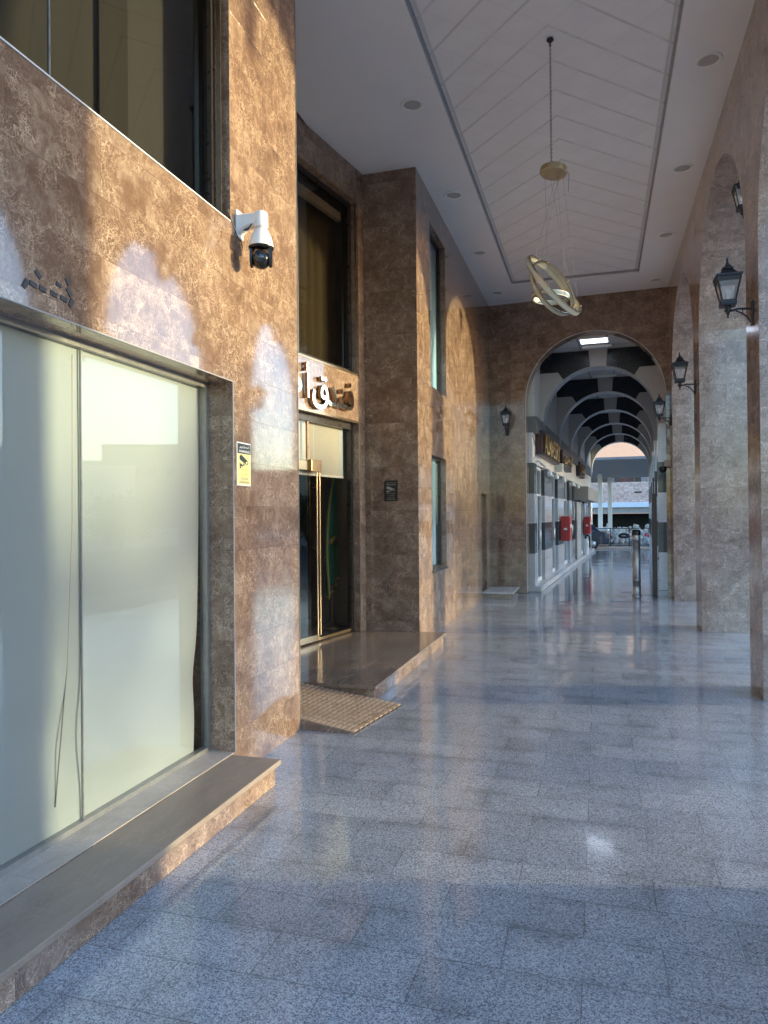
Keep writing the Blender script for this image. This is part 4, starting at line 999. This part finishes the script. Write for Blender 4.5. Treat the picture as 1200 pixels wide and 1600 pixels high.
# pipe and post in the end arch
t = thing('steel_pipe_post', 'thick upright stainless steel pipe standing in the end arch', 'post', (-.082, 15.1, 0), frame=AR)
b = MB(); b.lathe([(.098, .0), (.098, .012), (.078, .02), (.076, .30), (.081, .302), (.081, .33), (.076, .332), (.076, 1.10), (.082, 1.103), (.082, 1.12), (.078, 1.125), (.078, 1.2)], M['steel'], (-.082, 15.1, 0), 28); part(b, 'pipe', t)
b = MB(); b.lathe([(.079, 1.2), (.082, 1.21), (.08, 1.29), (.06, 1.31), (.055, 1.26), (0, 1.25)], M['blackplastic'], (-.082, 15.1, 0), 28); part(b, 'cap', t)
t = thing('maroon_gate_post', 'dark maroon square steel post at the right side of the end arch', 'post', (.262, 15.3, 0), frame=AR)
b = MB(); b.box(.215, .308, 15.2, 15.55, 0, 2.02, M['maroon'], bev=.004); part(b, 'post', t)
b = MB(); b.lathe([(.0, 0), (.02, .005), (.02, .05), (0, .055)], M['steel'], (.315, 15.19, .72), 12); b.lathe([(.016, 0), (.03, .02), (.0, .04)], M['steel'], (.34, 15.19, .3), 12); part(b, 'latch', t)

# ------------------------------------------------------------------ street beyond the arcade exit (same turned frame)
t = thing('street_canopy', 'flat grey canopy on slim white columns across the side street', 'canopy', (-.8, 42, 0), frame=AR)
b = MB(); b.extr([(-6, 36.0, 4.24), (3.5, 36.0, 4.24), (3.5, 47.5, 3.93), (-6, 47.5, 3.93)], (0, 0, .12), M['canopy']); part(b, 'roof', t)
for x, y in ((-2.55, 39.5), (-2.15, 43), (-1.75, 46.5)):
    b = MB(); b.box(x - .12, x + .12, y - .12, y + .12, .3, 3.95, M['whitewall'], bev=.01); part(b, 'column', t)
for x, y in ((-2.75, 44), (-2.3, 46), (-2.9, 47)):
    b = MB(); b.tube([(x, y, .9), (x, y, 2.6)], .08, M['steel'], 10); part(b, 'pipe', t)
t = thing('low_stone_wall', 'low rubble stone wall with a white slab top at the side street', 'wall', (-2.6, 41, 0), frame=AR)
b = MB(); b.box(-4.5, -1.75, 41.5, 42.3, -.05, .72, M['stonewall']); part(b, 'masonry', t)
b = MB(); b.box(-4.6, -1.68, 41.4, 42.4, .721, .90, M['whitewall'], bev=.02); part(b, 'slab', t)
t = thing('stone_house', 'rough stone building with a dark open ground floor across the street', 'building', (-.5, 52, 0), frame=AR)
b = MB(); b.box(-8, 7, 52, 56, 2.45, 3.85, M['stonewall']); part(b, 'wall', t)
b = MB(); b.box(-8, 7, 51.75, 52.2, 2.12, 2.448, M['bluewhite'], bev=.02); part(b, 'ledge', t)
b = MB(); b.box(-8, 7, 51.95, 52.3, 1.72, 2.118, M['concrete']); part(b, 'lintel', t)
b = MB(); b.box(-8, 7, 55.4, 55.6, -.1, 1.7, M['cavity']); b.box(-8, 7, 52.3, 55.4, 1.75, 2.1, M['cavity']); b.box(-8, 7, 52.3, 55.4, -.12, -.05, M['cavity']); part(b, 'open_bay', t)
for x in (-7.7, 6.7):
    b = MB(); b.box(x - .2, x + .2, 51.98, 52.28, -.1, 1.72, M['concrete']); part(b, 'column', t)
b = MB(); b.box(-.4, .1, 51.97, 51.995, 3.1, 3.18, M['cavity']); part(b, 'vent_slot', t)
rr = random.Random(3)
for k in range(16):
    x = -3.5 + k * .45; h = .15 + rr.random() * .45
    b = MB(); b.box(x, x + .44, 53 + rr.random(), 53.3 + rr.random(), 3.85, 3.85 + h + .3, rr.choice([M['rust'], M['concrete'], M['creamwall'], M['wood']]), bev=.01)
    o = b.build('roof_crate', org=(x + .19, 53.3, 3.85), rotz=AR); tag(o, 'weathered crate or tin sheet in the row on the stone house roof', 'crate', 'crates along the stone house roof')
t = thing('pink_building', 'pale pink rendered building standing behind the canopy', 'building', (0, 62, 0), rotz=R(38), frame=AR)
b = MB(); b.box(-20, 16, 62, 72, 0, 13, M['pinkwall']); part(b, 'wall', t)
for k in range(9):
    b = MB(); x = -18 + k * 3.8; b.box(x, x + 1.3, 61.96, 61.99, 8.5, 10.2, M['darkwin']); part(b, 'window', t)
# fence
t = thing('street_fence', 'low dark metal rail fence in front of the rubble', 'fence', (-.8, 41, 0), frame=AR)
b = MB()
for z in (.02, .86): b.box(-2.6, 2.4, 40.98, 41.02, z, z + .04, M['black'])
part(b, 'rail', t)
for k in range(6):
    b = MB(); x = -2.5 + k * .96; b.box(x - .02, x + .02, 40.975, 41.025, -.1, .9, M['black']); part(b, 'post', t)
# rubble heap
b = MB(); rr = random.Random(11)
for k in range(420):
    x = -2.3 + rr.random() * 6; y = 43 + rr.random() * 4; s = .05 + rr.random() * .14
    z = .25 + .5 * (y - 43) / 4 * rr.random() + rr.random() * .1 - .25 + (y - 43) * .12
    bm = bmesh.new(); bmesh.ops.create_icosphere(bm, subdivisions=1, radius=s)
    for v in bm.verts: v.co = v.co * (.7 + rr.random() * .6)
    b.bm(bm, M['rubble'], mtx=Matrix.Translation((x, y, z)) @ Matrix.Rotation(rr.random() * 3, 4, 'X'))
b.extr([(-2.6, 42.8, -.1), (4, 42.8, -.1), (4, 47.4, .55), (-2.6, 47.4, .55)], (0, 0, .02), M['rubble'])
o = b.build('rubble_heap', org=(0, 45, 0), rotz=AR); tag(o, 'heap of pale broken stones behind the low fence', 'rubble', kind='stuff')
t = thing('tyre', 'old dark tyre lying on the rubble heap', 'tyre', (-.55, 43.4, .5), frame=AR)
b = MB(); b.grid([[Vector((-.9, 43.4, .42)) + Vector(((.24 + .07 * math.cos(q)) * math.cos(a), .16 * (.24 + .07 * math.cos(q)) * math.sin(a), .07 * math.sin(q) + .09 * math.sin(a))) for q in [2 * math.pi * j / 10 for j in range(10)]] for a in [2 * math.pi * i / 24 for i in range(25)]], M['tyre'], True, True); part(b, 'tyre_body', t)

def car(label, org, rz, paint):
    t = thing('parked_car', label, 'car', org, rotz=rz, frame=AR)
    ox, oy, oz = org
    prof = [(-2.15, .32), (-2.2, .55), (-2.1, .85), (-1.75, .93), (-1.25, 1.38), (.35, 1.42), (1.1, .98), (1.95, .86), (2.15, .62), (2.1, .3)]
    b = MB(); hw = .86
    rows = []
    for y, k in ((-hw, .93), (-hw * .96, 1.), (hw * .96, 1.), (hw, .93)):
        rows.append([(ox + y * (1 if z < .95 else .86), oy + x * k, oz + z) for x, z in prof])
    b.grid(rows, paint, False); b.face(rows[0], paint); b.face(rows[-1][::-1], paint)
    b.face([(ox - hw * .96, oy - 2.15, oz + .32), (ox + hw * .96, oy - 2.15, oz + .32), (ox + hw * .96, oy + 2.1, oz + .3), (ox - hw * .96, oy + 2.1, oz + .3)], paint)
    part(b, 'body', t)
    b = MB()
    for s in (-1, 1):
        b.face([(ox + s * hw * .935, oy + x, oz + z) for x, z in ((-1.55, .98), (-1.2, 1.32), (.3, 1.35), (.9, 1.0))], M['darkwin'])
    b.face([(ox - .6, oy - 1.72, oz + .99), (ox + .6, oy - 1.72, oz + .99), (ox + .55, oy - 1.32, oz + 1.35), (ox - .55, oy - 1.32, oz + 1.35)], M['darkwin'])
    part(b, 'window', t)
    for sx in (-1, 1):
        for sy in (-1.35, 1.3):
            b = MB(); b.lathe([(.0, -.1), (.22, -.1), (.31, -.08), (.31, .08), (.22, .1), (0, .1)], M['tyre'], (ox + sx * .8, oy + sy, oz + .31), 20, axis='X'); w = part(b, 'wheel', t)
            b = MB(); b.lathe([(.0, -.11), (.19, -.105), (.19, .105), (0, .11)], M['steel'], (ox + sx * .8, oy + sy, oz + .31), 14, axis='X'); part(b, 'rim', w)
    for s in (-1, 1):
        b = MB(); b.box(ox + s * .62 - .17, ox + s * .62 + .17, oy - 2.2, oy - 2.1, oz + .66, oz + .82, M['red'], bev=.02); part(b, 'tail_light', t)
car('dark car with red tail light parked beyond the left side of the arcade exit', (-3.75, 38.6, -.15), R(97), M['cardark'])
car('pale car parked beyond the right side of the arcade exit', (2.45, 38.6, -.15), R(-84), M['carwhite'])

# ------------------------------------------------------------------ across the road (seen as reflections in the glass and marble)
def block(name, label, c, rz, L, D, H, mat, wins=()):
    t = thing(name, label, 'building', c, rotz=rz)
    x, y, z = c
    b = MB(); b.box(x - L / 2, x + L / 2, y, y + D, 0, H, mat); part(b, 'wall', t)
    b = MB(); b.box(x - L / 2 - .1, x + L / 2 + .1, y - .1, y + D + .1, H, H + .3, mat, bev=.03); part(b, 'parapet', t)
    for wx, wz, ww, wh in wins:
        b = MB(); b.box(x + wx, x + wx + ww, y - .03, y - .005, wz, wz + wh, M['darkwin']); part(b, 'window', t)
    return t
def az(a, d): return (-4.7 + d * math.sin(R(a)), d * math.cos(R(a)), 0)
# visible faces turned so that the low sun can reach the cream one
t_ = block('cream_house', 'low cream rendered house across the road mirrored in the shop window', az(37.2, 80), R(180 + 30 + 90 - 76), 26, 8, 6.1, M['creamwall'], [(-9 + 4.2 * k, 2.6, 1.3, 1.2) for k in range(5)])
block('tall_brown_block', 'taller dark brown block behind the cream house across the road', az(34.4, 130), R(-34.4), 16, 14, 14.2, M['darkbuild'], [(-7 + 3 * k, 9, 1.4, 1.5) for k in range(5)])
block('stepped_brown_block', 'lower dark brown block beside the taller one across the road', az(38.6, 131), R(-38), 8, 14, 11.5, M['darkbuild'], [(-3 + 3 * k, 8, 1.2, 1.4) for k in range(2)])
for k, (a, d, h, L) in enumerate(((52, 62, 4.2, 20), (66, 70, 3.4, 24), (88, 70, 3.2, 26), (108, 58, 4.5, 26), (128, 50, 5.5, 24), (24, 95, 7.5, 18))):
    block('street_house', ['two storey brown house far along the road', 'low brown house facing the middle of the colonnade', 'lowest brown house opposite the camera', 'brown house opposite the camera to the right', 'brown house behind the camera side of the road', 'brown house at the far end of the road'][k], az(a, d), R(-a), L, 8, h, M['darkbuild'], [(-L / 2 + 2 + 3.5 * q, 1.4, 1.2, 1.3) for q in range(4)])

block('sun_blocker', 'long pale block across the road, added to keep sun off the arcade shopfronts', (42, 39, 0), -math.pi / 2, 26, 8, 7.4, M['whitewall'], [(-11 + 4 * q, 3.2, 1.5, 1.4) for q in range(6)])  # added out of view, sized to block the low sun from the arcade shopfronts
# street trees: trunk, limbs and leaf sized faces in clumps with gaps
def tree(label, x, y, h, cw, zb, nleaf, seed, leaf=.13):
    rr = random.Random(seed)
    t = thing('street_tree', label, 'tree', (x, y, -.15), group='trees along the road opposite the colonnade')
    b = MB(); b.tube([(x, y, -.15), (x + .05, y + .03, zb * .5), (x - .04, y - .05, zb), (x + .02, y, zb + (h - zb) * .5)], [.14, .11, .09, .04], M['bark'], 9)
    tips = []
    for k in range(11):
        a = k * 2.4 + rr.random(); r = cw * (.35 + .6 * rr.random()); zz = zb + (h - zb) * (.15 + .8 * rr.random())
        p = (x + r * math.cos(a), y + r * math.sin(a), zz); tips.append(Vector(p))
        b.tube([(x, y, zb + (zz - zb) * .25), (x + .5 * r * math.cos(a), y + .5 * r * math.sin(a), zb + (zz - zb) * .7), p], [.05, .03, .012], M['bark'], 6)
    part(b, 'trunk', t)
    b = MB(); tips += [Vector((x, y, zb + (h - zb) * .7)), Vector((x, y, h - .3))]
    for k in range(nleaf):
        c = tips[rr.randrange(len(tips))]
        d = Vector((rr.gauss(0, 1), rr.gauss(0, 1), rr.gauss(0, .75))) * cw * .23
        p = c + d
        u = Vector((rr.gauss(0, 1), rr.gauss(0, 1), rr.gauss(0, 1))).normalized(); w = u.cross(Vector((rr.gauss(0, 1), rr.gauss(0, 1), rr.gauss(0, 1)))).normalized()
        s = leaf * (.6 + rr.random() * .8)
        b.face([p - u * s, p + w * s * .45, p + u * s, p - w * s * .45], M['leaf'])
    part(b, 'crown', t)
tl = ['bushy street tree opposite the nearest arch', 'street tree opposite the pier with the large lantern', 'street tree opposite the second pier of the colonnade', ]
for k, (x, y, h, cw, zb, nl) in enumerate(((15.5, 8.6, 3.7, 1.7, 1.8, 1000), (15.8, 12.3, 3.8, 1.8, 1.85, 1000), (15.3, 16.2, 3.6, 1.7, 1.75, 1000))):
    tree(tl[k], x, y, h, cw, zb, nl, 20 + k)
tx, ty, _ = az(36.5, 40)
tree('leafy tree in front of the cream house mirrored in the shop window', tx, ty, 2.5, 1.8, .7, 3200, 5)

# ------------------------------------------------------------------ sky, sun, camera
SUN_EL, SUN_AZ = R(5.0), math.atan2(1.0, .245)      # azimuth from +Y towards +X
wd = bpy.data.worlds.new('World'); sc.world = wd; wd.use_nodes = True
nt = wd.node_tree; bg = nt.nodes['Background']
sky = nt.nodes.new('ShaderNodeTexSky'); sky.sky_type = 'NISHITA'; sky.sun_disc = False
sky.sun_elevation = SUN_EL; sky.sun_rotation = SUN_AZ; sky.altitude = 300; sky.air_density = 1.; sky.dust_density = 1.2; sky.ozone_density = 1.6
nt.links.new(sky.outputs[0], bg.inputs[0]); bg.inputs[1].default_value = .15
ld = bpy.data.lights.new('sun', 'SUN'); ld.energy = 2.0; ld.angle = R(2.0); ld.color = (.455, .36, .16)
lo = bpy.data.objects.new('sun', ld); COL.objects.link(lo)
dv = Vector((math.sin(SUN_AZ) * math.cos(SUN_EL), math.cos(SUN_AZ) * math.cos(SUN_EL), math.sin(SUN_EL)))
lo.rotation_euler = dv.to_track_quat('Z', 'Y').to_euler(); lo.location = (30, 10, 12)

f = 1130.; yaw = math.atan(335 / f); pitch = math.atan(8 / f); roll = R(.5)
F = Vector((-math.sin(yaw) * math.cos(pitch), math.cos(yaw) * math.cos(pitch), math.sin(pitch)))
Rt = Vector((math.cos(yaw), math.sin(yaw), 0)); U = Rt.cross(F)
R2 = Rt * math.cos(roll) - U * math.sin(roll); U2 = U * math.cos(roll) + Rt * math.sin(roll)
cd = bpy.data.cameras.new('camera'); cam = bpy.data.objects.new('camera', cd); COL.objects.link(cam); sc.camera = cam
mt = Matrix((R2, U2, -F)).transposed().to_4x4(); mt.translation = (0, 0, 1.6); cam.matrix_world = mt
cd.sensor_fit = 'VERTICAL'; cd.sensor_height = 36.; cd.lens = f / 1600 * 36.; cd.clip_start = .05; cd.clip_end = 1500

sc.render.engine = 'CYCLES'
sc.cycles.max_bounces = 10; sc.cycles.diffuse_bounces = 5; sc.cycles.glossy_bounces = 5; sc.cycles.transparent_max_bounces = 16; sc.cycles.sample_clamp_indirect = 6.
try: sc.cycles.use_denoising = True
except Exception: pass
vs = sc.view_settings
vs.view_transform = 'Standard'; vs.look = 'None'; vs.exposure = 3.12
vs.use_white_balance = True; vs.white_balance_temperature = 5180; vs.white_balance_tint = 11; vs.gamma = 1.0
for o in list(bpy.data.objects):
    if '_org' in o: del o['_org']
